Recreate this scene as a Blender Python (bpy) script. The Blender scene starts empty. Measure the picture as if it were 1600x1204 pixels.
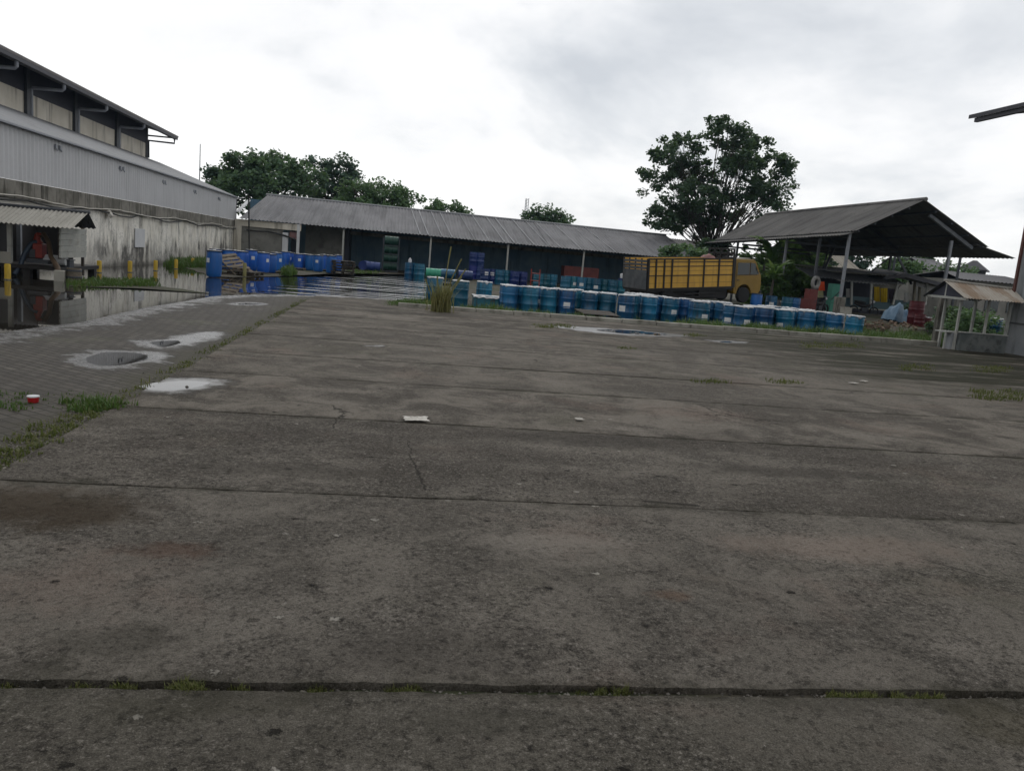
import bpy, bmesh, math, random
from mathutils import Vector, Matrix, noise as mnoise
random.seed(7)
SC = bpy.context.scene
COL = SC.collection
R_ = math.radians

# ------------------------------------------------------------------ camera
FPX, CX, CY, EYE = 1230.0, 800.0, 602.0, 1.55
def ray(u, v): return Vector(((u - CX) / FPX, -(v - CY) / FPX, -1.0))
_y = ray(622, 390).normalized()
_up = ray(1622, 390 + 87).cross(_y).normalized()
if _up.y < 0: _up = -_up
_x = _y.cross(_up)
ROT = Matrix((_x, _y, _up))
cam_d = bpy.data.cameras.new('camera')
cam = bpy.data.objects.new('camera', cam_d); COL.objects.link(cam)
cam.matrix_world = Matrix.Translation((0, 0, EYE)) @ ROT.to_4x4()
cam_d.sensor_fit = 'HORIZONTAL'; cam_d.sensor_width = 36.0; cam_d.lens = FPX / 1600 * 36
cam_d.clip_start = 0.05; cam_d.clip_end = 3000
SC.camera = cam
EYEV = Vector((0, 0, EYE))
def G(u, v, z=0.0):              # ground point seen at a photo position
    d = ROT @ ray(u, v); return EYEV + d * ((z - EYE) / d.z)
def AY(u, v, Y):
    d = ROT @ ray(u, v); return EYEV + d * (Y / d.y)
def AX(u, v, X):
    d = ROT @ ray(u, v); return EYEV + d * (X / d.x)

# ------------------------------------------------------------------ world and sun
SUN_AZ, SUN_EL = R_(14), R_(52)
w = bpy.data.worlds.new('World'); SC.world = w; w.use_nodes = True
def build_world():
    nt = w.node_tree; N = nt.nodes; L = nt.links; N.clear()
    out = N.new('ShaderNodeOutputWorld'); bg = N.new('ShaderNodeBackground')
    sky = N.new('ShaderNodeTexSky'); sky.sky_type = 'NISHITA'; sky.sun_disc = False
    sky.sun_elevation = SUN_EL; sky.sun_rotation = SUN_AZ
    tc = N.new('ShaderNodeTexCoord'); sep = N.new('ShaderNodeSeparateXYZ'); L.new(tc.outputs['Generated'], sep.inputs[0])
    def m(op, a, b=None, c=None, clamp=False):
        n = N.new('ShaderNodeMath'); n.operation = op; n.use_clamp = clamp
        for i, x in enumerate((a, b, c)):
            if x is None: continue
            if isinstance(x, (int, float)): n.inputs[i].default_value = x
            else: L.new(x, n.inputs[i])
        return n.outputs[0]
    zz = m('ADD', m('MAXIMUM', sep.outputs[2], 0.0), 0.42)
    comb = N.new('ShaderNodeCombineXYZ'); L.new(m('DIVIDE', sep.outputs[0], zz), comb.inputs[0]); L.new(m('DIVIDE', sep.outputs[1], zz), comb.inputs[1])
    comb.inputs[2].default_value = 3.7
    def nz(scale, detail, rough, dist=0.0, lac=2.0):
        n = N.new('ShaderNodeTexNoise'); n.inputs['Scale'].default_value = scale; n.inputs['Detail'].default_value = detail
        n.inputs['Roughness'].default_value = rough; n.inputs['Distortion'].default_value = dist
        L.new(comb.outputs[0], n.inputs['Vector']); return n.outputs['Fac']
    big = nz(1.5, 7, 0.52, 0.3); small = nz(4.5, 5, 0.6, 0.2)
    mixv = m('ADD', m('MULTIPLY', big, 0.86), m('MULTIPLY', small, 0.14))
    ramp = N.new('ShaderNodeValToRGB'); L.new(mixv, ramp.inputs[0])
    e = ramp.color_ramp.elements
    e[0].position = 0.32; e[0].color = (0.66, 0.69, 0.73, 1)
    e[1].position = 0.58; e[1].color = (1.16, 1.16, 1.16, 1)
    k = e.new(0.40); k.color = (0.84, 0.86, 0.885, 1)
    k = e.new(0.465); k.color = (1.02, 1.02, 1.025, 1)
    # brighter towards the veiled sun, unseen sky dimmed to set ground and wall light
    az = SUN_AZ
    fwd = Vector((math.sin(az) * math.cos(R_(14)), math.cos(az) * math.cos(R_(14)), math.sin(R_(14))))
    dp = N.new('ShaderNodeVectorMath'); dp.operation = 'DOT_PRODUCT'; L.new(tc.outputs['Generated'], dp.inputs[0]); dp.inputs[1].default_value = fwd
    mr = N.new('ShaderNodeMapRange'); mr.interpolation_type = 'SMOOTHERSTEP'; L.new(dp.outputs['Value'], mr.inputs[0])
    mr.inputs[1].default_value = 0.05; mr.inputs[2].default_value = 0.86; mr.inputs[3].default_value = 0.70; mr.inputs[4].default_value = 1.0
    mul = N.new('ShaderNodeVectorMath'); mul.operation = 'SCALE'; L.new(ramp.outputs[0], mul.inputs[0]); L.new(mr.outputs[0], mul.inputs['Scale'])
    sc10 = N.new('ShaderNodeVectorMath'); sc10.operation = 'SCALE'; L.new(mul.outputs[0], sc10.inputs[0]); sc10.inputs['Scale'].default_value = 10.0
    mix = N.new('ShaderNodeMix'); mix.data_type = 'RGBA'; mix.inputs['Factor'].default_value = 0.93
    L.new(sky.outputs[0], mix.inputs['A']); L.new(sc10.outputs[0], mix.inputs['B'])
    L.new(mix.outputs['Result'], bg.inputs['Color']); bg.inputs['Strength'].default_value = 0.1
    L.new(bg.outputs[0], out.inputs[0])
build_world()
sun_d = bpy.data.lights.new('sun', 'SUN'); sun_d.energy = 0.5; sun_d.angle = R_(24); sun_d.color = (1, 0.96, 0.9)
sun = bpy.data.objects.new('sun', sun_d); COL.objects.link(sun)
_sd = Vector((math.sin(SUN_AZ) * math.cos(SUN_EL), math.cos(SUN_AZ) * math.cos(SUN_EL), math.sin(SUN_EL)))
sun.rotation_euler = _sd.to_track_quat('Z', 'Y').to_euler(); sun.location = (0, 0, 60)
vs = SC.view_settings; vs.view_transform = 'Standard'; vs.look = 'None'; vs.exposure = 0.0; vs.gamma = 1.0; vs.use_curve_mapping = False
SC.cycles.max_bounces = 8; SC.cycles.transparent_max_bounces = 8

# ------------------------------------------------------------------ material tools
class NB:
    def __init__(s, name):
        s.m = bpy.data.materials.new(name); s.m.use_nodes = True
        s.nt = s.m.node_tree; s.N = s.nt.nodes; s.L = s.nt.links
        s.p = s.N['Principled BSDF']; s.tc = s.N.new('ShaderNodeTexCoord'); s.obj = s.tc.outputs['Object']
    def put(s, sock, x):
        if isinstance(x, (int, float)): sock.default_value = x
        elif isinstance(x, tuple): sock.default_value = x if len(x) == 4 or sock.type == 'VECTOR' else (*x, 1)
        else: s.L.new(x, sock)
    def math(s, op, a, b=None, c=None, clamp=False):
        n = s.N.new('ShaderNodeMath'); n.operation = op; n.use_clamp = clamp
        for i, x in enumerate((a, b, c)):
            if x is not None: s.put(n.inputs[i], x)
        return n.outputs[0]
    def mapv(s, scale=(1, 1, 1), rot=(0, 0, 0), loc=(0, 0, 0), src=None):
        n = s.N.new('ShaderNodeMapping'); s.L.new(src or s.obj, n.inputs[0])
        n.inputs['Scale'].default_value = scale; n.inputs['Rotation'].default_value = rot; n.inputs['Location'].default_value = loc
        return n.outputs[0]
    def noise(s, scale, detail=4, rough=0.55, vec=None, dist=0.0):
        n = s.N.new('ShaderNodeTexNoise'); n.inputs['Scale'].default_value = scale; n.inputs['Detail'].default_value = detail
        n.inputs['Roughness'].default_value = rough; n.inputs['Distortion'].default_value = dist
        s.L.new(vec or s.obj, n.inputs['Vector']); return n.outputs['Fac']
    def voro(s, scale, vec=None, feature='F1', out='Distance', rnd=1.0):
        n = s.N.new('ShaderNodeTexVoronoi'); n.feature = feature; n.inputs['Scale'].default_value = scale
        n.inputs['Randomness'].default_value = rnd; s.L.new(vec or s.obj, n.inputs['Vector']); return n.outputs[out]
    def step(s, x, a, b, lo=0.0, hi=1.0):
        n = s.N.new('ShaderNodeMapRange'); n.interpolation_type = 'SMOOTHSTEP'; s.put(n.inputs[0], x)
        n.inputs[1].default_value = a; n.inputs[2].default_value = b; n.inputs[3].default_value = lo; n.inputs[4].default_value = hi
        return n.outputs[0]
    def mix(s, f, a, b, mode='MIX'):
        n = s.N.new('ShaderNodeMix'); n.data_type = 'RGBA'; n.blend_type = mode
        s.put(n.inputs['Factor'], f); s.put(n.inputs['A'], a); s.put(n.inputs['B'], b); return n.outputs['Result']
    def attr(s, name):
        n = s.N.new('ShaderNodeAttribute'); n.attribute_name = name; return n.outputs['Fac']
    def rnd(s):
        n = s.N.new('ShaderNodeObjectInfo'); return n.outputs['Random']
    def island(s):
        n = s.N.new('ShaderNodeNewGeometry'); return n.outputs['Random Per Island']
    def bump(s, h, strength=0.5, dist=0.02):
        n = s.N.new('ShaderNodeBump'); s.put(n.inputs['Strength'], strength); n.inputs['Distance'].default_value = dist
        s.L.new(h, n.inputs['Height']); s.L.new(n.outputs[0], s.p.inputs['Normal']); return n
    def done(s, color=None, rough=None, spec=None, metal=None, coat=None):
        if color is not None: s.put(s.p.inputs['Base Color'], color)
        if rough is not None: s.put(s.p.inputs['Roughness'], rough)
        if spec is not None: s.put(s.p.inputs['Specular IOR Level'], spec)
        if metal is not None: s.put(s.p.inputs['Metallic'], metal)
        if coat is not None: s.put(s.p.inputs['Coat Weight'], coat)
        return s.m

def worn(name, c1, c2, rough=0.6, scale=2.0, dirt=None, dirt_amt=0.3, streak=False, spec=0.4, metal=0.0, bump=0.15, var=0.0, bdist=0.01):
    b = NB(name)
    if var:
        av = b.N.new('ShaderNodeVectorMath'); av.operation = 'ADD'; cv_ = b.N.new('ShaderNodeCombineXYZ'); b.put(cv_.inputs[0], b.math('MULTIPLY', b.rnd(), 37.0)); b.put(cv_.inputs[1], b.math('MULTIPLY', b.rnd(), 91.0)); b.L.new(b.obj, av.inputs[0]); b.L.new(cv_.outputs[0], av.inputs[1]); b.obj = av.outputs[0]
    n1 = b.noise(scale, 6, 0.6); col = b.mix(b.step(n1, 0.35, 0.65), c1, c2)
    if dirt:
        v = b.mapv((1, 1, 0.12)) if streak else None
        n2 = b.noise(scale * (4 if streak else 2.3), 5, 0.65, v)
        col = b.mix(b.math('MULTIPLY', b.step(n2, 0.48, 0.72), dirt_amt), col, dirt)
    if var and dirt: col = b.mix(b.math('MULTIPLY', b.step(b.noise(5, 7, .75), .56, .66), b.step(b.math('FRACT', b.math('MULTIPLY', b.rnd(), 5.7)), .3, 1.0, 0, .8)), col, (0.06, 0.036, 0.022))
    fine = b.noise(scale * 25, 3, 0.6)
    col = b.mix(0.12, col, b.mix(fine, (0, 0, 0), (1, 1, 1)), 'SOFT_LIGHT')
    if var:
        h = b.N.new('ShaderNodeHueSaturation'); b.put(h.inputs['Value'], b.math('ADD', b.math('MULTIPLY', b.rnd(), var * 2), 1 - var))
        b.put(h.inputs['Hue'], b.math('ADD', b.math('MULTIPLY', b.math('FRACT', b.math('MULTIPLY', b.rnd(), 7.31)), var * 0.12), 0.5 - var * 0.06))
        b.L.new(col, h.inputs['Color']); col = h.outputs[0]
    if bump: b.bump(b.noise(scale * 12, 5, 0.6), bump, bdist)
    r = b.math('ADD', b.math('MULTIPLY', n1, 0.2), rough - 0.1)
    return b.done(col, r, spec, metal)

M = {}
# concrete yard
def concrete_mat():
    b = NB('yard_concrete')
    sep = b.N.new('ShaderNodeSeparateXYZ'); b.L.new(b.obj, sep.inputs[0])
    slab = b.N.new('ShaderNodeTexWhiteNoise'); slab.noise_dimensions = '1D'
    b.put(slab.inputs['W'], b.attr('slab')); sv = slab.outputs['Value']
    def nz(sc, det=5, ro=.6, off=(0, 0, 0), st=(1, 1, 1), dist=0.0): return b.noise(sc, det, ro, b.mapv(st, loc=off), dist)
    large = nz(0.32, 5, .6, dist=.6); med = nz(1.5, 8, .68, dist=.8); n9 = nz(9, 6, .7); n24 = nz(20, 8, .78, (4, 7, 0)); n60 = nz(48, 5, .72, (1, 2, 0)); n150 = nz(150, 3, .7); 
    wornm = b.step(b.math('ADD', b.math('MULTIPLY', med, 0.62), b.math('MULTIPLY', large, 0.38)), 0.42, 0.58)
    col = b.mix(wornm, (0.2, 0.18, 0.153), (0.082, 0.073, 0.061))
    col = b.mix(b.step(sv, 0, 1, 0.0, 0.4), col, b.mix(large, (0.07, 0.064, 0.053), (0.185, 0.17, 0.148)))
    col = b.mix(b.step(b.attr('slab'), .8, .7, 0, .55), col, (0.082, 0.076, 0.06))
    pale = b.step(nz(0.75, 7, .7, (13, 2, 0), (1, 1.6, 1)), .54, .7)
    col = b.mix(b.math('MULTIPLY', pale, .6), col, (0.245, 0.222, 0.193))
    col = b.mix(b.math('MULTIPLY', b.step(nz(0.5, 5, .65, (5, 41, 0)), .55, .7), .4), col, (0.066, 0.066, 0.04))
    col = b.mix(b.math('MULTIPLY', b.step(nz(0.6, 5, .65, (71, 11, 0)), .54, .7), .45), col, (0.2, 0.15, 0.123))
    amp = b.step(b.math('ADD', b.math('MULTIPLY', wornm, .6), b.math('MULTIPLY', b.step(nz(.9, 5, .6, (31, 7, 0)), .42, .6), .5)), 0, 1, .38, 1.0)
    dark = (0.026, 0.023, 0.02); sl = b.attr('slab'); rs = b.step(b.math('ABSOLUTE', b.math('SUBTRACT', sl, 2.5)), .4, .3); sm = b.step(sl, 2.9, 3.1)
    amp = b.math('ADD', b.math('MULTIPLY', amp, b.math('SUBTRACT', 1.0, b.math('MULTIPLY', sm, .3))), b.math('MULTIPLY', rs, .3), clamp=True)
    col = b.mix(b.math('MULTIPLY', rs, b.step(nz(.7, 6, .7, (17, 5, 0), (.5, 1.2, 1)), .38, .6, 0, .75)), col, (0.058, 0.05, 0.041))
    col = b.mix(b.math('MULTIPLY', b.step(n9, .5, .68), b.math('MULTIPLY', amp, .5)), col, (0.042, 0.037, 0.032))
    fleck = b.step(n24, .53, .68); col = b.mix(b.math('MULTIPLY', fleck, b.math('MULTIPLY', amp, .72)), col, dark)
    lite = b.step(n24, .43, .33); col = b.mix(b.math('MULTIPLY', lite, b.math('MULTIPLY', amp, .45)), col, (0.27, 0.247, 0.215))
    f60 = b.step(n60, .52, .61); col = b.mix(b.math('MULTIPLY', f60, b.math('MULTIPLY', amp, .85)), col, dark)
    col = b.mix(b.math('MULTIPLY', b.step(n60, .45, .34), b.math('MULTIPLY', amp, .7)), col, (0.3, 0.277, 0.245))
    col = b.mix(b.math('MULTIPLY', b.step(n150, .52, .64), .55), col, dark); col = b.mix(b.math('MULTIPLY', b.step(n150, .45, .34), .45), col, (0.27, 0.25, 0.225))
    # scarce larger chips and pale stones with ragged outlines
    rag = b.math('MULTIPLY', b.math('SUBTRACT', n60, .5), .55)
    st2 = b.voro(5.5, b.mapv((1, 1.3, 1), loc=(3, 9, 0))); st2c = b.voro(5.5, b.mapv((1, 1.3, 1), loc=(3, 9, 0)), out='Color')
    sc2 = b.N.new('ShaderNodeSeparateColor'); b.L.new(st2c, sc2.inputs[0])
    siz = b.math('ADD', st2, b.math('ADD', rag, b.math('MULTIPLY', sc2.outputs[2], .1)))
    chip = b.math('MULTIPLY', b.step(siz, .14, .08), b.step(sc2.outputs[0], .78, .84)); col = b.mix(b.math('MULTIPLY', chip, .9), col, (0.016, 0.014, 0.012))
    pst = b.math('MULTIPLY', b.step(siz, .15, .1), b.step(sc2.outputs[1], .88, .9)); col = b.mix(b.math('MULTIPLY', pst, .8), col, (0.36, 0.34, 0.3))
    # hair cracks
    dn = b.N.new('ShaderNodeTexNoise'); dn.inputs['Scale'].default_value = 2.4; dn.inputs['Detail'].default_value = 8; dn.inputs['Roughness'].default_value = .65; b.L.new(b.obj, dn.inputs['Vector'])
    va = b.N.new('ShaderNodeVectorMath'); va.operation = 'MULTIPLY_ADD'; b.L.new(dn.outputs['Color'], va.inputs[0]); va.inputs[1].default_value = (0.6, 0.6, 0); b.L.new(b.obj, va.inputs[2])
    cr = b.voro(0.33, va.outputs[0], 'DISTANCE_TO_EDGE')
    crack = b.math('MULTIPLY', b.step(cr, 0.0035, 0.001), b.step(nz(.55, 3, .5, (9, 3, 0)), .55, .62))
    col = b.mix(b.math('MULTIPLY', crack, .75), col, (0.016, 0.015, 0.013))
    def blot(x, y, rx, ry, nscale=2.2):
        vx = b.math('MULTIPLY', b.math('SUBTRACT', sep.outputs[0], x), 1 / rx); vy = b.math('MULTIPLY', b.math('SUBTRACT', sep.outputs[1], y), 1 / ry)
        d = b.math('SQRT', b.math('ADD', b.math('MULTIPLY', vx, vx), b.math('MULTIPLY', vy, vy)))
        d = b.math('ADD', d, b.math('MULTIPLY', b.math('SUBTRACT', b.noise(nscale, 7, 0.72), 0.5), 2.2))
        return b.step(d, 1.1, 0.3)
    def seg(P, Q, wd):
        dx, dy = Q.x - P.x, Q.y - P.y; L2 = dx * dx + dy * dy
        nx_ = b.math('ADD', sep.outputs[0], b.math('MULTIPLY', b.math('SUBTRACT', nz(7, 5, .65), .5), .12)); ny_ = sep.outputs[1]
        t = b.math('DIVIDE', b.math('ADD', b.math('MULTIPLY', b.math('SUBTRACT', nx_, P.x), dx), b.math('MULTIPLY', b.math('SUBTRACT', ny_, P.y), dy)), L2, clamp=True)
        ex = b.math('SUBTRACT', b.math('SUBTRACT', nx_, P.x), b.math('MULTIPLY', t, dx)); ey = b.math('SUBTRACT', b.math('SUBTRACT', ny_, P.y), b.math('MULTIPLY', t, dy))
        return b.step(b.math('SQRT', b.math('ADD', b.math('MULTIPLY', ex, ex), b.math('MULTIPLY', ey, ey))), wd, wd * .3)
    for A_, B_, wd in (((636, 690), (642, 716), .006), ((642, 716), (655, 748), .012), ((655, 748), (664, 768), .016), ((1010, 786), (1090, 792), .03), ((1420, 870), (1540, 905), .012)):
        col = b.mix(b.math('MULTIPLY', seg(G(*A_), G(*B_), wd), .8), col, (0.02, 0.018, 0.015))
    for (u, v, rx, ry, ns, f, c) in ((40, 795, .8, .42, 2.2, .8, (0.043, 0.03, 0.017)), (270, 862, .33, .12, 5, .5, (0.08, 0.038, 0.023)), (1048, 932, .13, .08, 9, .35, (0.125, 0.057, 0.026)), (1560, 1130, .3, .25, 4, .5, (0.056, 0.049, 0.026)),
                                    (930, 690, 1.1, .35, 3, .55, (0.04, 0.036, 0.031)), (700, 1020, .5, .3, 3, .35, (0.05, 0.044, 0.038)), (1330, 860, .9, .3, 2, .5, (0.235, 0.187, 0.155)), (860, 850, .6, .16, 2.5, .5, (0.25, 0.225, 0.195)), (1250, 740, 1.3, .22, 2.5, .6, (0.05, 0.045, 0.038)), (500, 740, .9, .2, 3, .45, (0.06, 0.054, 0.045)), (180, 1010, .35, .2, 4, .5, (0.05, 0.046, 0.036)), (300, 1110, .5, .12, 4, .5, (0.06, 0.056, 0.04)), (760, 1130, .4, .1, 4, .4, (0.06, 0.057, 0.045))):
        p = G(u, v); col = b.mix(b.math('MULTIPLY', blot(p.x, p.y, rx, ry, ns), f), col, c)
    far = b.math('MULTIPLY', b.step(sep.outputs[0], 5.5, 10.5), b.step(sep.outputs[1], 11, 14))
    col = b.mix(b.math('MULTIPLY', far, b.step(nz(.9, 6, .65, (0, 0, 0), (.35, 1.7, 1)), .36, .55)), col, (0.028, 0.029, 0.017))
    band = b.math('MULTIPLY', b.step(sep.outputs[1], 12, 19), b.step(nz(.8, 5, .6, (8, 1, 0), (.25, 1.6, 1)), .45, .62)); col = b.mix(b.math('MULTIPLY', band, .5), col, (0.038, 0.034, 0.028))
    edge = b.attr('edge'); en = b.step(b.math('ADD', edge, b.math('MULTIPLY', b.math('SUBTRACT', nz(2.2, 8, .75, (3, 1, 0)), .5), .7)), .1, -.06)
    col = b.mix(b.math('MULTIPLY', en, .6), col, (0.036, 0.034, 0.024))
    wet = b.attr('wet'); wn = b.math('ADD', wet, b.math('ADD', b.math('MULTIPLY', b.math('SUBTRACT', nz(2.6, 9, .68), .5), 1.8), b.math('MULTIPLY', b.math('SUBTRACT', n24, .5), .25)))
    near = b.step(wet, 0, .1); sheen = b.math('MULTIPLY', b.step(wn, .26, .8), near); damp = b.math('MULTIPLY', b.step(wn, .08, .42), near)
    col = b.mix(b.math('MULTIPLY', damp, .6), col, (0.03, 0.027, 0.023)); col = b.mix(b.math('MULTIPLY', sheen, .6), col, (0.022, 0.02, 0.018))
    rough = b.mix(sheen, b.mix(n9, (0.75,) * 3, (0.95,) * 3), (0.28,) * 3)
    h = b.math('ADD', b.math('MULTIPLY', n9, .7), b.math('ADD', b.math('MULTIPLY', n24, .9), b.math('MULTIPLY', n60, .5)))
    h = b.math('SUBTRACT', h, b.math('ADD', b.math('MULTIPLY', fleck, .4), b.math('MULTIPLY', b.math('ADD', chip, crack), .8)))
    h = b.math('ADD', h, b.math('ADD', b.math('MULTIPLY', n150, .3), b.math('MULTIPLY', pst, .5)))
    b.bump(h, b.step(sheen, 0, 1, 1.0, .05), 0.024)
    return b.done(col, rough, b.step(sheen, 0, 1, .1, .9))
M['concrete'] = concrete_mat()

def paver_mat():
    b = NB('herringbone_pavers')
    br = b.N.new('ShaderNodeTexBrick'); b.L.new(b.mapv((1, 1, 1), (0, 0, R_(38))), br.inputs['Vector'])
    br.inputs['Scale'].default_value = 1.0; br.inputs['Brick Width'].default_value = 0.21; br.inputs['Row Height'].default_value = 0.105
    br.inputs['Mortar Size'].default_value = 0.011; br.inputs['Mortar Smooth'].default_value = 0.3
    br.inputs['Color1'].default_value = (0.098, 0.088, 0.076, 1); br.inputs['Color2'].default_value = (0.054, 0.048, 0.042, 1); br.inputs['Mortar'].default_value = (0.018, 0.018, 0.012, 1)
    large = b.noise(0.5, 5, 0.6); med = b.noise(3, 5, 0.65); fine = b.noise(40, 3, 0.6)
    col = b.mix(b.step(large, 0.4, 0.62, 0.0, 0.6), br.outputs['Color'], (0.047, 0.042, 0.035))
    col = b.mix(b.math('MULTIPLY', b.step(med, 0.5, 0.68), 0.6), col, (0.035, 0.032, 0.028))
    col = b.mix(b.math('MULTIPLY', b.step(fine, 0.55, 0.7), 0.5), col, (0.025, 0.023, 0.02))
    gr = b.step(b.noise(0.7, 5, 0.65, b.mapv(loc=(3, 8, 0))), 0.54, 0.66)
    col = b.mix(b.math('MULTIPLY', gr, b.math('MULTIPLY', br.outputs['Fac'], 0.8)), col, (0.05, 0.062, 0.022))
    sx = b.N.new('ShaderNodeSeparateXYZ'); b.L.new(b.obj, sx.inputs[0])
    soil = b.step(b.math('ADD', sx.outputs[0], b.math('MULTIPLY', b.math('SUBTRACT', b.noise(1.8, 8, .72), .5), 1.3)), -2.95, -2.45); col = b.mix(b.math('MULTIPLY', soil, .85), col, b.mix(fine, (0.028, 0.026, 0.016), (0.06, 0.055, 0.036)))
    wet = b.attr('wet'); wn = b.math('ADD', wet, b.math('ADD', b.math('MULTIPLY', b.math('SUBTRACT', b.noise(2.6, 9, 0.68), 0.5), 1.9), b.math('SUBTRACT', b.math('MULTIPLY', b.math('SUBTRACT', b.noise(22, 5, .7), .5), .25), b.math('MULTIPLY', br.outputs['Fac'], -.12))))
    near = b.step(wet, 0, .1); sheen = b.math('MULTIPLY', b.step(wn, .26, .8), near); damp = b.math('MULTIPLY', b.step(wn, .05, .42), near)
    col = b.mix(b.math('MULTIPLY', damp, .6), col, (0.026, 0.023, 0.019)); col = b.mix(b.math('MULTIPLY', sheen, .6), col, (0.02, 0.018, 0.016))
    rough = b.mix(sheen, (0.7,) * 3, (0.24,) * 3)
    h = b.math('SUBTRACT', b.math('ADD', b.math('MULTIPLY', fine, 0.35), b.math('MULTIPLY', med, 0.7)), b.math('MULTIPLY', br.outputs['Fac'], 0.8))
    b.bump(h, b.step(sheen, 0, 1, 0.8, 0.06), 0.012)
    return b.done(col, rough, b.step(sheen, 0, 1, 0.14, 0.95))
M['paver'] = paver_mat()

def water_mat(name, ripple):
    b = NB(name)
    col = (0.022, 0.02, 0.017)
    if ripple:
        sep = b.N.new('ShaderNodeSeparateXYZ'); b.L.new(b.obj, sep.inputs[0])
        mask = b.math('MULTIPLY', b.step(sep.outputs[0], -4.4, -2.2), b.step(sep.outputs[1], 20.0, 26.0))
        n = b.noise(1.0, 3, 0.5, b.mapv((0.11, 0.5, 1), (0, 0, R_(-6))), 0.3)
        n2 = b.noise(2.2, 2, 0.5, b.mapv((0.12, 0.55, 1), (0, 0, R_(4)), (7, 3, 0)))
        h = b.math('MULTIPLY', b.math('ADD', n, b.math('MULTIPLY', n2, 0.3)), mask)
        b.bump(h, 1.0, 0.32)
    else:
        b.bump(b.noise(3, 2, 0.5), 0.02, 0.01)
    b.p.inputs['IOR'].default_value = 1.36
    mk = b.step(b.noise(.9, 8, .75, b.mapv((.6, 1.3, 1), loc=(2, 6, 0))), .55, .7); col = b.mix(b.math('MULTIPLY', mk, .6), col, (0.055, 0.05, 0.038))
    return b.done(col, b.math('ADD', b.math('MULTIPLY', mk, .1), .02), 0.62)
M['flood'] = water_mat('flood_water', True)
M['puddle'] = water_mat('puddle_water', False)

def soil_mat():
    b = NB('wet_soil'); n = b.noise(1.1, 6, 0.65); f = b.noise(14, 4, 0.6)
    col = b.mix(b.step(n, 0.35, 0.65), (0.045, 0.04, 0.03), (0.1, 0.09, 0.07)); col = b.mix(b.step(f, 0.4, 0.65, 0, 0.6), col, (0.025, 0.023, 0.018))
    col = b.mix(b.math('MULTIPLY', b.step(b.noise(0.4, 4, 0.6, b.mapv(loc=(4, 4, 4))), 0.48, 0.6), 0.6), col, (0.035, 0.05, 0.018))
    b.bump(b.math('ADD', n, f), 0.6, 0.05); return b.done(col, 0.85, 0.2)
M['soil'] = soil_mat()

def plaster_mat():
    b = NB('stained_plaster'); sep = b.N.new('ShaderNodeSeparateXYZ'); b.L.new(b.obj, sep.inputs[0])
    s1 = b.noise(1.6, 8, 0.72, b.mapv((1, 1, 0.3))); s2 = b.noise(4.0, 8, 0.78, b.mapv((1, 1, 0.28))); bl = b.noise(0.7, 6, 0.65); f = b.noise(16, 5, 0.65)
    col = b.mix(b.step(bl, 0.35, 0.65), (0.7, 0.67, 0.59), (0.8, 0.78, 0.72))
    region = b.step(sep.outputs[1], 27.5, 32.5, 0.12, 1.0)
    low = b.step(sep.outputs[2], 1.5, 0.1, -0.03, 0.1)
    k = b.math('ADD', b.math('MULTIPLY', s1, 0.6), b.math('ADD', b.math('MULTIPLY', s2, 0.4), low))
    st = b.math('MULTIPLY', b.step(k, 0.43, 0.6), region)
    bz = b.step(b.noise(.55, 7, .7, b.mapv((1, 1, .8), loc=(0, 4, 2))), .45, .6); st = b.math('MULTIPLY', st, b.math('ADD', b.math('MULTIPLY', bz, .55), .6), clamp=True)
    col = b.mix(b.math('MULTIPLY', st, 0.95), col, (0.075, 0.072, 0.068))
    col = b.mix(b.math('MULTIPLY', b.step(b.math('ADD', b.math('MULTIPLY', bl, 0.5), b.math('MULTIPLY', f, 0.5)), 0.54, 0.64), b.math('MULTIPLY', region, 0.6)), col, (0.055, 0.054, 0.052))
    base = b.step(b.math('ADD', sep.outputs[2], b.math('MULTIPLY', f, 0.35)), 0.42, 0.16)
    col = b.mix(b.math('MULTIPLY', base, 0.7), col, (0.07, 0.066, 0.055))
    b.bump(b.math('ADD', f, s2), 0.3, 0.02); return b.done(col, 0.85, 0.2)
M['plaster'] = plaster_mat()
M['plaster_plain'] = worn('aged_plaster', (0.56, 0.52, 0.44), (0.66, 0.62, 0.54), 0.85, 0.5, (0.14, 0.13, 0.11), 0.75, True, 0.2)
M['plaster_grey'] = worn('grey_render', (0.16, 0.16, 0.145), (0.23, 0.225, 0.205), 0.85, 0.6, (0.06, 0.06, 0.055), 0.6, False, 0.2)
M['plaster_green'] = worn('mouldy_green_render', (0.09, 0.165, 0.24), (0.16, 0.24, 0.29), 0.85, 0.7, (0.05, 0.08, 0.11), 0.8, True, 0.2)
M['beam'] = worn('mossy_concrete_beam', (0.12, 0.115, 0.098), (0.22, 0.21, 0.185), 0.9, 1.6, (0.032, 0.03, 0.025), 0.9, True, 0.2, bump=0.4)
M['kerb'] = worn('kerb_concrete', (0.24, 0.23, 0.2), (0.34, 0.33, 0.29), 0.9, 1.4, (0.07, 0.07, 0.05), 0.7, False, 0.2, bump=0.5)
M['clad'] = worn('grey_sheet_cladding', (0.46, 0.465, 0.48), (0.5, 0.505, 0.52), 0.5, 0.5, (0.36, 0.365, 0.375), 0.5, True, 0.4)
M['clad_dark'] = worn('dark_panel_joint', (0.06, 0.065, 0.075), (0.08, 0.085, 0.09), 0.6)
M['leanroof'] = worn('grey_roof_sheet', (0.19, 0.2, 0.215), (0.23, 0.235, 0.245), 0.55, 0.8, (0.13, 0.13, 0.13), 0.6, False, 0.3)
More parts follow.
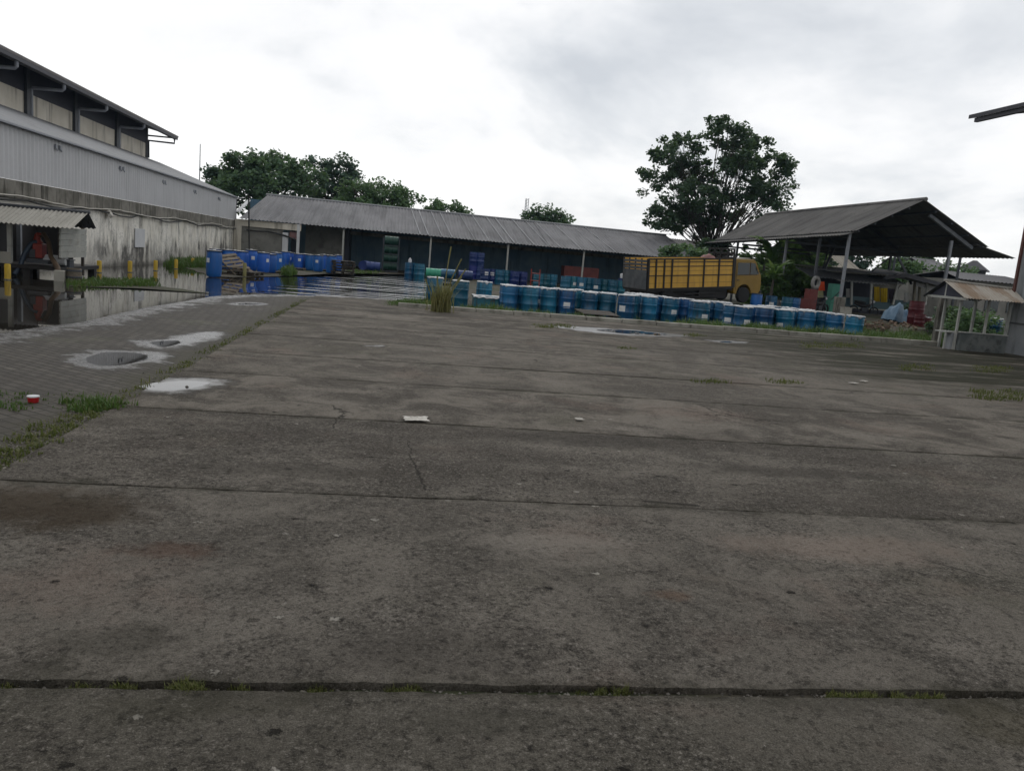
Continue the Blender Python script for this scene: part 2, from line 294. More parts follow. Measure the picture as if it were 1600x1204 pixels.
def asbestos(name, c1, c2, c3, along):
    b = NB(name)
    st = b.noise(2.0, 6, 0.65, b.mapv((1, 0.12, 0.12) if along == 'x' else (0.12, 1, 0.3))); bl = b.noise(0.35, 5, 0.6); f = b.noise(9, 5, 0.7)
    col = b.mix(b.step(bl, 0.35, 0.65), c1, c2); col = b.mix(b.step(st, 0.42, 0.68, 0, 0.65), col, c3)
    col = b.mix(b.math('MULTIPLY', b.step(f, 0.55, 0.7), 0.45), col, tuple(x * 0.5 for x in c3))
    wn = b.N.new('ShaderNodeTexWhiteNoise'); wn.noise_dimensions = '2D'
    fl = b.N.new('ShaderNodeVectorMath'); fl.operation = 'FLOOR'; b.L.new(b.mapv((0.95, 0.55, 0) if along == 'x' else (0.55, 0.95, 0)), fl.inputs[0]); b.L.new(fl.outputs[0], wn.inputs['Vector'])
    col = b.mix(b.math('MULTIPLY', b.step(wn.outputs['Value'], 0.3, 1.0), 0.3), col, tuple(x * 1.35 for x in c1))
    b.bump(f, 0.3, 0.02); return b.done(col, 0.85, 0.2)
M['shedroof'] = asbestos('corrugated_fibre_cement', (0.16, 0.16, 0.168), (0.2, 0.2, 0.208), (0.1, 0.1, 0.105), 'x')
M['pavroof'] = asbestos('old_brown_corrugated_sheet', (0.115, 0.112, 0.11), (0.15, 0.146, 0.14), (0.06, 0.058, 0.056), 'y')
M['smallroof'] = asbestos('pale_corrugated_sheet', (0.33, 0.32, 0.29), (0.40, 0.385, 0.35), (0.22, 0.21, 0.185), 'x')
def hutroof_mat():
    b = NB('rust_stained_sheet'); st = b.noise(1.6, 5, 0.6, b.mapv((1, 0.25, 0.4), (0, 0, R_(20)))); f = b.noise(8, 5, 0.65)
    col = b.mix(f, (0.33, 0.30, 0.26), (0.40, 0.37, 0.325)); col = b.mix(b.step(st, 0.5, 0.66, 0, 0.7), col, (0.19, 0.115, 0.06))
    return b.done(col, 0.8, 0.2)
M['hutroof'] = hutroof_mat()
M['hutroof_plain'] = asbestos('dusty_brown_sheet', (0.27, 0.25, 0.215), (0.33, 0.3, 0.26), (0.19, 0.175, 0.15), 'x')
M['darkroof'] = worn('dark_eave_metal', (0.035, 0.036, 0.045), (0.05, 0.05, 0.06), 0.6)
M['eavetop'] = worn('brown_grey_roof_edge', (0.11, 0.1, 0.1), (0.15, 0.14, 0.135), 0.7)
M['navy'] = worn('navy_paint_and_shade', (0.018, 0.02, 0.035), (0.03, 0.032, 0.05), 0.6)  # navy paint; also carries the shade under the warehouse eave
M['maroon'] = worn('maroon_paint', (0.05, 0.025, 0.028), (0.07, 0.035, 0.035), 0.6)
M['pipe'] = worn('grey_plastic_pipe', (0.20, 0.215, 0.25), (0.26, 0.275, 0.3), 0.45)
M['steel'] = worn('grey_painted_steel', (0.17, 0.185, 0.21), (0.23, 0.245, 0.265), 0.55, 1.5, (0.09, 0.08, 0.075), 0.5)
M['darksteel'] = worn('dark_painted_steel', (0.035, 0.04, 0.05), (0.055, 0.06, 0.07), 0.55)
M['palepost'] = worn('pale_painted_post', (0.34, 0.35, 0.33), (0.42, 0.42, 0.39), 0.65, 2, (0.2, 0.19, 0.16), 0.5)
M['wood'] = worn('weathered_timber', (0.11, 0.093, 0.073), (0.18, 0.153, 0.122), 0.85, 3, (0.06, 0.05, 0.04), 0.6, False, 0.2, bump=0.4)
M['darkwood'] = worn('dark_wet_timber', (0.04, 0.033, 0.028), (0.07, 0.06, 0.05), 0.8, 3)
M['barrel'] = worn('blue_plastic', (0.006, 0.085, 0.36), (0.01, 0.115, 0.45), 0.42, 1.5, (0.02, 0.06, 0.17), 0.5, True, 0.5, var=0.18)
M['barrel_lid'] = worn('black_lid_ring', (0.015, 0.017, 0.022), (0.025, 0.027, 0.03), 0.5)
M['drum'] = worn('blue_drum_paint', (0.006, 0.085, 0.2), (0.012, 0.13, 0.27), 0.36, 1.7, (0.03, 0.035, 0.055), 0.75, True, 0.5, var=0.32)
M['drum_teal'] = worn('teal_blue_drum_paint', (0.006, 0.095, 0.165), (0.011, 0.13, 0.205), 0.38, 1.7, (0.02, 0.045, 0.06), 0.75, True, 0.5, var=0.28)
M['drum_navy'] = worn('navy_drum_paint', (0.006, 0.02, 0.11), (0.01, 0.03, 0.15), 0.4, 1.7, None, 0.5, False, 0.5, var=0.2)
M['drum_green'] = worn('dark_green_drum_paint', (0.008, 0.045, 0.032), (0.012, 0.06, 0.04), 0.4, 1.7, (0.01, 0.02, 0.02), 0.5)
M['green_bright'] = worn('light_green_drum_paint', (0.03, 0.26, 0.16), (0.04, 0.3, 0.19), 0.4, 1.7)
M['plastic'] = worn('white_plastic_sheet', (0.3, 0.32, 0.34), (0.44, 0.45, 0.46), 0.35, 6, (0.25, 0.27, 0.3), 0.6, False, 0.5, bump=0.5)
M['paper'] = worn('white_paper_label', (0.6, 0.61, 0.62), (0.7, 0.7, 0.7), 0.7, 8, (0.35, 0.36, 0.4), 0.3)
M['board'] = worn('white_board', (0.5, 0.51, 0.53), (0.56, 0.57, 0.58), 0.6)
M['yellow'] = worn('yellow_bollard_paint', (0.5, 0.33, 0.02), (0.58, 0.40, 0.04), 0.6, 3, (0.16, 0.13, 0.05), 0.6, True)
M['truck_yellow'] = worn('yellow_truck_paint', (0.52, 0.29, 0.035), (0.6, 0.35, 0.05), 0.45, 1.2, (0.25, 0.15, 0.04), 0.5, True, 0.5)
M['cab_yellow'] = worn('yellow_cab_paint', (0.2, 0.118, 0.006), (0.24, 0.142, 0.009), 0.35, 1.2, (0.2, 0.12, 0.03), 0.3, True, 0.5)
M['black'] = worn('black_paint_and_shade', (0.012, 0.011, 0.011), (0.02, 0.018, 0.018), 0.55)  # truck frames; also carries the shade in the pump shelter and under the truck
M['plank_grey'] = worn('grey_board', (0.07, 0.078, 0.085), (0.11, 0.115, 0.12), 0.7, 2, (0.04, 0.04, 0.045), 0.6, False)
M['rubber'] = worn('tyre_rubber', (0.014, 0.014, 0.015), (0.022, 0.022, 0.022), 0.85)
def glass_mat():
    b = NB('window_glass'); return b.done((0.02, 0.03, 0.033), 0.05, 0.6)
M['glass'] = glass_mat()
M['red'] = worn('red_machine_paint', (0.2, 0.02, 0.014), (0.26, 0.03, 0.02), 0.45, 3, (0.1, 0.02, 0.015), 0.4)
M['redbrown'] = worn('red_brown_paint', (0.13, 0.03, 0.028), (0.17, 0.042, 0.036), 0.6, 2, (0.06, 0.02, 0.018), 0.4)
M['darkred'] = worn('dark_red_drum_paint', (0.06, 0.004, 0.008), (0.09, 0.007, 0.012), 0.45, 2)
M['hose_blue'] = worn('dark_blue_hose', (0.02, 0.035, 0.055), (0.03, 0.045, 0.07), 0.5)
M['hose_brown'] = worn('brown_hose', (0.06, 0.042, 0.028), (0.1, 0.066, 0.04), 0.6)
M['tealwall'] = worn('dull_teal_paint', (0.045, 0.085, 0.1), (0.06, 0.105, 0.12), 0.7, 1.5)
M['green_cab'] = worn('green_cabinet_paint', (0.05, 0.22, 0.16), (0.065, 0.26, 0.19), 0.55, 1.5)
M['cloth_yellow'] = worn('yellow_cloth', (0.42, 0.30, 0.01), (0.5, 0.36, 0.02), 0.85, 3)
M['cloth_orange'] = worn('orange_cloth', (0.6, 0.09, 0.03), (0.66, 0.12, 0.04), 0.85, 3)
M['cloth_cream'] = worn('cream_cloth', (0.36, 0.36, 0.2), (0.42, 0.42, 0.25), 0.85, 3)
M['cloth_dark'] = worn('dark_purple_cloth', (0.03, 0.018, 0.03), (0.04, 0.025, 0.04), 0.85, 3)
M['cloth_white'] = worn('off_white_cloth', (0.38, 0.38, 0.37), (0.45, 0.45, 0.44), 0.85, 3)
M['cloth_pink'] = worn('faded_pink_cloth', (0.22, 0.12, 0.12), (0.28, 0.16, 0.15), 0.85, 3)
M['tarp'] = worn('light_blue_tarp', (0.04, 0.1, 0.17), (0.1, 0.17, 0.24), 0.5, 3, bump=0.6)
M['cup'] = worn('red_plastic', (0.36, 0.012, 0.015), (0.4, 0.016, 0.02), 0.4, 9)
M['rightwall'] = worn('pale_blue_grey_wall', (0.24, 0.255, 0.27), (0.3, 0.31, 0.32), 0.8, 0.8, (0.09, 0.1, 0.105), 0.7, True, 0.2)
M['mould_wall'] = worn('mouldy_low_wall', (0.1, 0.115, 0.115), (0.17, 0.18, 0.175), 0.85, 1.5, (0.035, 0.04, 0.04), 0.8, False, 0.2)
M['rust_trim'] = worn('rust_brown_trim', (0.09, 0.035, 0.03), (0.12, 0.05, 0.04), 0.7, 2)
M['brick'] = worn('brick_rubble', (0.1, 0.065, 0.045), (0.16, 0.12, 0.09), 0.9, 4, (0.07, 0.06, 0.05), 0.6, False, 0.2, bump=0.6)
M['ply'] = worn('pale_plywood', (0.28, 0.27, 0.24), (0.34, 0.33, 0.29), 0.8, 2)
M['stone'] = worn('gravel_stone', (0.05, 0.046, 0.04), (0.19, 0.175, 0.155), 0.9, 14, (0.03, 0.028, 0.025), .8)
M['cable'] = worn('black_cable', (0.02, 0.02, 0.02), (0.03, 0.03, 0.03), 0.6)
M['white_conduit'] = worn('pale_conduit', (0.4, 0.38, 0.33), (0.48, 0.46, 0.42), 0.7)
M['tyre_dust'] = worn('dusty_tyre', (0.2, 0.2, 0.19), (0.28, 0.275, 0.26), 0.9, 3)
M['litter'] = worn('dirty_white_litter', (0.3, 0.285, 0.25), (0.5, 0.48, 0.44), 0.6, 12, (0.2, 0.18, 0.15), 0.5)
def leaf_mat(name, c1, c2, c3=None, trans=0.25):
    b = NB(name); i = b.island(); col = b.mix(i, c1, c2)
    if c3: col = b.mix(b.step(b.math('FRACT', b.math('MULTIPLY', i, 13.7)), 0.75, 0.95), col, c3)
    n = b.noise(0.5, 3, 0.5); col = b.mix(b.step(n, 0.35, 0.65, 0.0, 0.45), col, tuple(x * 0.55 for x in c1))
    b.done(col, 0.55, 0.3)
    tr = b.N.new('ShaderNodeBsdfTranslucent'); b.put(tr.inputs['Color'], b.mix(0.6, col, (0.13, 0.2, 0.05)))
    mx = b.N.new('ShaderNodeMixShader'); mx.inputs[0].default_value = trans
    b.L.new(b.p.outputs[0], mx.inputs[1]); b.L.new(tr.outputs[0], mx.inputs[2])
    b.L.new(mx.outputs[0], b.N['Material Output'].inputs[0]); return b.m
M['leaf_dark'] = leaf_mat('dark_leaves', (0.042, 0.085, 0.052), (0.075, 0.13, 0.078), None, 0.35)
M['leaf_dense'] = leaf_mat('dense_green_leaves', (0.075, 0.145, 0.085), (0.12, 0.2, 0.11), None, 0.38)
M['leaf_mid'] = leaf_mat('mid_green_leaves', (0.085, 0.165, 0.08), (0.135, 0.23, 0.105), None, 0.38)
M['leaf_blue'] = leaf_mat('blue_green_leaves', (0.055, 0.105, 0.08), (0.095, 0.16, 0.115), None, 0.3)
M['leaf_banana'] = leaf_mat('banana_leaves', (0.055, 0.13, 0.03), (0.1, 0.19, 0.05), (0.12, 0.16, 0.06), 0.45)
M['grass'] = leaf_mat('green_grass_blades', (0.045, 0.1, 0.016), (0.08, 0.15, 0.03), (0.12, 0.125, 0.045), 0.3)
M['grass_dry'] = leaf_mat('yellow_green_grass_blades', (0.085, 0.1, 0.025), (0.14, 0.14, 0.045), (0.17, 0.15, 0.07), 0.3)
M['straw'] = leaf_mat('straw_stalks', (0.2, 0.19, 0.07), (0.29, 0.27, 0.12), None, 0.2)
M['bark'] = worn('dark_bark', (0.035, 0.03, 0.026), (0.06, 0.052, 0.045), 0.9, 3)
M['bark_pale'] = worn('pale_stem', (0.16, 0.15, 0.11), (0.22, 0.2, 0.15), 0.9, 3)

# ------------------------------------------------------------------ mesh tools
def rotm(rx=0, ry=0, rz=0): return Matrix.Rotation(rz, 3, 'Z') @ Matrix.Rotation(ry, 3, 'Y') @ Matrix.Rotation(rx, 3, 'X')
class MB:
    def __init__(s): s.v = []; s.f = []
    def add(s, vs, fs):
        o = len(s.v); s.v += [tuple(p) for p in vs]; s.f += [tuple(i + o for i in f) for f in fs]; return s
    def box(s, c, size, rot=None):
        c = Vector(c); h = [x / 2 for x in size]; r = rot or Matrix.Identity(3)
        vs = [c + r @ Vector((sx * h[0], sy * h[1], sz * h[2])) for sz in (-1, 1) for sy in (-1, 1) for sx in (-1, 1)]
        return s.add(vs, [(0, 2, 3, 1), (4, 5, 7, 6), (0, 1, 5, 4), (2, 6, 7, 3), (0, 4, 6, 2), (1, 3, 7, 5)])
    def bar(s, a, b, wdt, dep=None):          # square bar between two points
        a, b = Vector(a), Vector(b); d = b - a; q = d.to_track_quat('Z', 'Y').to_matrix()
        return s.box((a + b) / 2, (wdt, dep or wdt, d.length), q)
    def tube(s, pts, rad, n=8, cap=True):
        pts = [Vector(p) for p in pts]; rad = rad if isinstance(rad, (list, tuple)) else [rad] * len(pts)
        vs = []; fs = []; prev = None
        for i, p in enumerate(pts):
            t = (pts[min(i + 1, len(pts) - 1)] - pts[max(i - 1, 0)]).normalized()
            if prev is None:
                ref = Vector((0, 0, 1)) if abs(t.z) < 0.9 else Vector((1, 0, 0)); a = t.cross(ref).normalized()
            else: a = (prev - t * prev.dot(t)).normalized()
            prev = a; bq = t.cross(a)
            for k in range(n):
                th = 2 * math.pi * k / n; vs.append(p + (a * math.cos(th) + bq * math.sin(th)) * rad[i])
        for i in range(len(pts) - 1):
            for k in range(n): fs.append((i * n + k, i * n + (k + 1) % n, (i + 1) * n + (k + 1) % n, (i + 1) * n + k))
        if cap: fs.append(tuple(range(n - 1, -1, -1))); fs.append(tuple((len(pts) - 1) * n + k for k in range(n)))
        return s.add(vs, fs)
    def lathe(s, prof, n=24, cap=True, mtx=None):
        vs = []; fs = []
        for r, z in prof:
            for k in range(n):
                th = 2 * math.pi * k / n; p = Vector((r * math.cos(th), r * math.sin(th), z)); vs.append(mtx @ p if mtx else p)
        for i in range(len(prof) - 1):
            for k in range(n): fs.append((i * n + k, i * n + (k + 1) % n, (i + 1) * n + (k + 1) % n, (i + 1) * n + k))
        if cap: fs.append(tuple(range(n - 1, -1, -1))); fs.append(tuple((len(prof) - 1) * n + k for k in range(n)))
        return s.add(vs, fs)
    def prism(s, poly, ext):                  # polygon (3-D points) extruded by a vector
        a = [Vector(p) for p in poly]; e = Vector(ext); n = len(a)
        return s.add(a + [p + e for p in a], [tuple(range(n - 1, -1, -1)), tuple(range(n, 2 * n))] + [(i, (i + 1) % n, n + (i + 1) % n, n + i) for i in range(n)])
    def corr(s, p00, p10, p01, p11, pitch, amp, thick=0.012, rows=2, per=6, jag=0.0, seed=1):  # corrugated sheet; waves run across p00->p10
        rg = random.Random(seed)
        p00, p10, p01, p11 = map(Vector, (p00, p10, p01, p11)); nu = max(2, int((p10 - p00).length / pitch * per))
        nrm = (p10 - p00).cross(p01 - p00).normalized()
        if nrm.z < 0: nrm = -nrm
        vs = []; fs = []; jl = {}
        for lay in (0, 1):
            for j in range(rows):
                t = j / (rows - 1)
                for i in range(nu + 1):
                    a = i / nu; k = int(a * nu / (per * 4)); jt = jl.setdefault(k, rg.uniform(-jag, jag))
                    tt = t + (jt if j == 0 else 0)
                    p = p00.lerp(p10, a).lerp(p01.lerp(p11, a), tt)
                    vs.append(p + nrm * (amp * math.sin(2 * math.pi * i / per) - lay * thick))
        W = nu + 1; off = rows * W
        for j in range(rows - 1):
            for i in range(nu):
                q = (j * W + i, j * W + i + 1, (j + 1) * W + i + 1, (j + 1) * W + i)
                fs.append(q); fs.append(tuple(off + x for x in reversed(q)))
        for i in range(nu):
            fs.append((i, off + i, off + i + 1, i + 1)); k = (rows - 1) * W; fs.append((k + i, k + i + 1, off + k + i + 1, off + k + i))
        for j in range(rows - 1):
            fs.append((j * W, (j + 1) * W, off + (j + 1) * W, off + j * W)); k = nu; fs.append((j * W + k, off + j * W + k, off + (j + 1) * W + k, (j + 1) * W + k))
        return s.add(vs, fs)
    def build(s, name, mat, parent=None, smooth=None, bevel=0.0):
        me = bpy.data.meshes.new(name); me.from_pydata(s.v, [], s.f); me.update()
        o = bpy.data.objects.new(name, me); COL.objects.link(o); me.materials.append(mat if not isinstance(mat, str) else M[mat])
        if smooth is not None:
            me.shade_smooth()
            try: me.set_sharp_from_angle(angle=R_(smooth))
            except Exception: pass
        if bevel:
            md = o.modifiers.new('bevel', 'BEVEL'); md.width = bevel; md.segments = 2; md.limit_method = 'ANGLE'
        if parent: o.parent = parent
        return o
def tag(o, label=None, cat=None, group=None, kind=None):
    if label: o['label'] = label
    if cat: o['category'] = cat
    if group: o['group'] = group
    if kind: o['kind'] = kind
    return o
def thing(name, label, cat, loc=(0, 0, 0), rz=0.0, group=None):
    o = bpy.data.objects.new(name, None); COL.objects.link(o); o.empty_display_size = 0.2
    o.location = loc; o.rotation_euler = (0, 0, rz); return tag(o, label, cat, group)
def copy_tree(o, parent=None):
    c = o.copy(); COL.objects.link(c)
    if parent: c.parent = parent
    for ch in [x for x in o.children]: copy_tree(ch, c)
    return c
ORD = ['first', 'second', 'third', 'fourth', 'fifth', 'sixth', 'seventh', 'eighth', 'ninth', 'tenth', 'eleventh', 'twelfth', 'thirteenth', 'fourteenth', 'fifteenth', 'sixteenth', 'seventeenth', 'eighteenth', 'nineteenth', 'twentieth',
       'twenty first', 'twenty second', 'twenty third', 'twenty fourth', 'twenty fifth', 'twenty sixth', 'twenty seventh', 'twenty eighth', 'twenty ninth', 'thirtieth', 'thirty first', 'thirty second', 'thirty third']
def poly_sd(poly, x, y):                      # signed distance, positive inside
    ins = False; best = 1e9; n = len(poly)
    for i in range(n):
        x1, y1 = poly[i]; x2, y2 = poly[(i + 1) % n]
        if (y1 > y) != (y2 > y) and x < (x2 - x1) * (y - y1) / (y2 - y1) + x1: ins = not ins
        dx, dy = x2 - x1, y2 - y1; t = max(0, min(1, ((x - x1) * dx + (y - y1) * dy) / (dx * dx + dy * dy + 1e-9)))
        d = (x - x1 - t * dx) ** 2 + (y - y1 - t * dy) ** 2
        if d < best: best = d
    return math.sqrt(best) * (1 if ins else -1)
def chaikin(p):
    for _ in range(2):
        o = []
        for i in range(len(p)):
            a, b = p[i], p[(i + 1) % len(p)]; o += [(a[0] * .75 + b[0] * .25, a[1] * .75 + b[1] * .25), (a[0] * .25 + b[0] * .75, a[1] * .25 + b[1] * .75)]
        p = o
    return p
def gp(pts, z=0): return [tuple(G(u, v, z)[:2]) for u, v in pts]
def wavy(poly, step=0.12, amp=0.06, fr=2.3):  # subdivide an outline and make it irregular
    out = []
    for i in range(len(poly)):
        a = Vector((*poly[i], 0)); b = Vector((*poly[(i + 1) % len(poly)], 0)); n = max(1, int((b - a).length / step))
        for k in range(n):
            p = a.lerp(b, k / n); q = mnoise.noise_vector(p * fr) * amp + mnoise.noise_vector(p * fr * 3.1) * amp * 0.45; out.append((p.x + q.x, p.y + q.y))
    return out
def sheet(name, poly, z, mat, kind='structure'):
    bm = bmesh.new(); f = bm.faces.new([bm.verts.new((x, y, z)) for x, y in poly]); bmesh.ops.triangulate(bm, faces=[f])
    bm.normal_update()
    for f in bm.faces:
        if f.normal.z < 0: f.normal_flip()
    me = bpy.data.meshes.new(name); bm.to_mesh(me); bm.free(); me.materials.append(M[mat]); o = bpy.data.objects.new(name, me); COL.objects.link(o)
    return tag(o, kind=kind)

# ------------------------------------------------------------------ ground, yard and water
FLOOD = gp([(-60, 530), (0, 521), (60, 512), (130, 504), (180, 492), (230, 481), (290, 471), (335, 463), (400, 460), (470, 461), (560, 465), (640, 470), (668, 466), (668, 444), (664, 436)], 0) \
    + [(3.2, 40), (3.4, 50), (-3, 52), (-8, 53), (-10.55, 45), (-10.55, 22), (-10.55, 11.5)]
PUD_P = [gp([(126, 560), (150, 550), (190, 548), (228, 552), (240, 558), (220, 566), (182, 573), (140, 570)]), gp([(228, 533), (262, 531), (295, 531), (282, 538), (262, 543), (238, 541)]), gp([(360, 474.5), (385, 473), (415, 474), (400, 476), (372, 476)])]
PUD_C = [gp([(216, 608), (240, 598), (285, 595.5), (320, 597), (334, 601), (310, 608), (262, 613)]),
         gp([(925, 515), (960, 515), (1000, 518), (1052, 523), (1030, 525), (985, 522.5), (940, 518.5)]),
         gp([(1116, 534.3), (1135, 533.5), (1150, 535.2), (1138, 536.3)])]
SHEEN_P = [gp([(95, 556), (150, 546), (210, 545), (240, 551), (268, 552), (262, 560), (230, 567), (190, 577), (140, 575), (105, 566)]), gp([(205, 533), (260, 527), (300, 518), (350, 517), (362, 523), (335, 533), (290, 541), (262, 546), (230, 545)])]
SHEEN_C = [gp([(205, 609), (236, 596), (285, 593), (330, 595), (342, 601), (312, 611), (262, 616)]), gp([(836, 508), (880, 509), (930, 511.5), (1000, 516), (1065, 523), (1095, 526.5), (1040, 527.5), (985, 525.5), (920, 520), (865, 512)]),
           gp([(1090, 530.5), (1130, 531.5), (1178, 535.5), (1160, 538), (1120, 536)]), gp([(560, 541), (588, 539), (610, 541.5), (592, 544.5)])]
PUD_P, PUD_C, SHEEN_P, SHEEN_C = [[chaikin(p) for p in L_] for L_ in (PUD_P, PUD_C, SHEEN_P, SHEEN_C)]
FLOOD_W = wavy(FLOOD, 0.25, 0.07, 1.5)
sheet('ground', [(-500, -40), (500, -40), (500, 900), (-500, 900)], -0.26, 'soil')
def wet_at(x, y, floods, cores, sheens):
    wv = 0.0
    for pl in floods: wv = max(wv, min(1.0, 0.72 + poly_sd(pl, x, y) / 1.3))
    for pl in cores: wv = max(wv, min(1.0, 0.72 + poly_sd(pl, x, y) / 0.55))
    for pl in sheens: wv = max(wv, min(0.8, 0.3 + poly_sd(pl, x, y) / 0.4))
    return max(0.0, wv)
def attr_mesh(name, vs, fs, mat, attrs):
    me = bpy.data.meshes.new(name); me.from_pydata(vs, [], fs)
    for k, vals in attrs.items(): me.attributes.new(k, 'FLOAT', 'POINT').data.foreach_set('value', vals)
    me.materials.append(M[mat]); me.update(); o = bpy.data.objects.new(name, me); COL.objects.link(o); return tag(o, kind='structure')
def build_pavers():
    vs = []; fs = []; wet = []; nx, ny = 96, 316; x0, x1, y0, y1 = -12.2, -2.2, -4.0, 31.0
    for j in range(ny + 1):
        for i in range(nx + 1):
            x = x0 + (x1 - x0) * i / nx; y = y0 + (y1 - y0) * j / ny
            wv = wet_at(x, y, [FLOOD], PUD_P, SHEEN_P) if y > 7 else 0.0; sink = 0.0
            if wv > .3: sink = .022 * max(0, min(1, poly_sd(FLOOD, x, y) / .8)) + sum(.01 * max(0, min(1, poly_sd(pl, x, y) / .25)) for pl in PUD_P)
            vs.append((x, y, 0.003 * (1 - min(1, wv * 3)) * mnoise.noise((x * .8, y * .8, 0)) - sink)); wet.append(wv)
    for j in range(ny):
        for i in range(nx): a = j * (nx + 1) + i; fs.append((a, a + 1, a + nx + 2, a + nx + 1))
    attr_mesh('paved_yard', vs, fs, 'paver', {'wet': wet})
build_pavers()
JOINTS = [(G(0, 1071), G(1600, 1088), 0.06), (G(0, 752), G(1600, 818), 0.014), (G(190, 635), G(1600, 717), 0.026), (G(300, 580), G(1600, 660), 0.02), (G(340, 548), G(1600, 628), 0.03)]
def joint_y(i, x):
    if i < len(JOINTS): a, b, _ = JOINTS[i]; return a.y + (b.y - a.y) * (x - a.x) / (b.x - a.x)
    return joint_y(len(JOINTS) - 1, x) + 2.16 * (i - len(JOINTS) + 1)
NJ = 9
def build_concrete():
    vs = []; fs = []; wet = []; slab = []; edg = []; X0, X1, dx = -2.32, 25.0, 0.085; nx = int((X1 - X0) / dx)
    bounds = [-1] + list(range(NJ + 1))
    for si in range(NJ + 1):
        rows = 14; base = len(vs)
        for j in range(-1, rows + 2):
            jj = max(0, min(rows, j)); t = jj / rows
            for i in range(nx + 1):
                x = X0 + dx * i
                hw0 = (JOINTS[si - 1][2] if 0 < si <= len(JOINTS) else 0.022) / 2; hw1 = (JOINTS[si][2] if si < len(JOINTS) else 0.022) / 2
                ya = (-5.0 if si == 0 else joint_y(si - 1, x) + hw0 + 0.012 * mnoise.noise((x * 5, si * 7.3, 0)) + 0.014 * mnoise.noise((x * 17, si * 3.3, 2)) - .02 * max(0, mnoise.noise((x * 2.3, si * 9.1, 5)) - .25))
                yb = joint_y(si, x) - hw1 + 0.012 * mnoise.noise((x * 5, si * 7.3 + 4, 0)) + 0.014 * mnoise.noise((x * 17, si * 5.3, 6)) - .04 * max(0, mnoise.noise((x * 1.9, si * 4.1, 8)) - .2)
                if si == NJ: yb = 22.4 if x > 0.12 else 25.5
                y = ya + (yb - ya) * t
                if i == 0: x += 0.05 * mnoise.noise((y * 1.3, 3, 0)) + 0.025 * mnoise.noise((y * 6, 5, 0))
                z = 0.014 + 0.006 * mnoise.noise((x * .5, y * .5, 9)) + 0.004 * mnoise.noise((si * 3.7, x * .2, 1))
                wv = wet_at(x, y, [FLOOD], PUD_C, SHEEN_C) if y > 7.5 else 0.0; z = 0.012 + (z - 0.012) * (1 - min(1, wv * 4)); fl = poly_sd(FLOOD, x, y) if y > 19 and x < 2 else -9; z -= .03 * max(0, min(1, fl / .6))
                if wv > .4: z -= sum(.01 * max(0, min(1, poly_sd(pl, x, y) / .2)) for pl in PUD_C)
                if j in (0, rows): z -= 0.006
                if j in (-1, rows + 1): z = -0.06
                vs.append((x, y, z)); wet.append(wv); slab.append(float(si) + 0.5); edg.append(min(y - ya, yb - y) if si else yb - y)
        for j in range(rows + 2):
            for i in range(nx): a = base + j * (nx + 1) + i; fs.append((a, a + 1, a + nx + 2, a + nx + 1))
    attr_mesh('concrete_yard', vs, fs, 'concrete', {'wet': wet, 'slab': slab, 'edge': edg})
build_concrete()
sheet('flood_water', wavy(FLOOD, 0.25, 0.03, 1.5), -0.0015, 'flood')
for pl in PUD_P: sheet('puddle', wavy(pl, 0.05, 0.13, 1.9), -0.0015, 'puddle')
for pl in PUD_C: sheet('puddle', wavy(pl, 0.05, 0.09, 2.2), 0.0105, 'puddle')
a_, b_ = G(-300, 1072), G(1900, 1091); sheet('joint_soil', [(a_.x, a_.y - .12), (b_.x + 2, b_.y - .12), (b_.x + 2, b_.y + .12), (a_.x, a_.y + .12)], -.022, 'soil')
# low muddy banks standing out of the flood
sheet('mud_bank', wavy(gp([(326, 430), (345, 432.5), (400, 433), (450, 431), (505, 428), (560, 427), (660, 429), (664, 425)]) + [(3.5, 57), (-10, 57), (-10.4, 39)], 0.4, 0.16, 0.9), 0.006, 'soil')
sheet('mud_bank', wavy(gp([(105, 447), (150, 449), (215, 450.5), (290, 456), (330, 459), (300, 454), (245, 447), (225, 440), (160, 438), (120, 440)]), 0.2, 0.1, 1.5), 0.006, 'soil')
def build_verge():
    vs = []; fs = []; rows = [(22.2, -.2), (23.5, -.225), (26.8, -.225), (29.5, -.1), (32, -.03), (58, -.03)]; nx = 40
    for y, z in rows:
        for i in range(nx + 1): x = .35 + (y - 22.2) * .055 + (34.0 - .35) * i / nx; vs.append((x, y, z + .02 * mnoise.noise((x, y, 3))))
    for j in range(len(rows) - 1):
        for i in range(nx): q = j * (nx + 1) + i; fs.append((q, q + 1, q + nx + 2, q + nx + 1))
    tag(MB().add(vs, fs).build('verge', 'soil'), kind='structure')
build_verge()
# kerb in separate stones
def build_kerb():
    a = G(622, 480); b = G(1470, 540.5); a.z = b.z = 0; d = (b - a); n = int(d.length / 1.05); u = d.normalized(); q = Matrix.Rotation(math.atan2(u.y, u.x), 3, 'Z')
    root = thing('kerb', 'long low grey concrete kerb in front of the grass and blue drums', 'kerb', tuple(a)); root.rotation_euler = (0, 0, math.atan2(u.y, u.x))
    for i in range(n):
        L = d.length / n
        if i in (16, 17): continue
        MB().box((L * (i + .5), 0.12, 0.0 + random.uniform(-.012, .008)), (L - 0.02, 0.2, 0.26), rotm(random.uniform(-.02, .02), 0, random.uniform(-.01, .01))).build('kerbstone', 'kerb', root, bevel=0.02)
    return a, u
KA, KU = build_kerb()

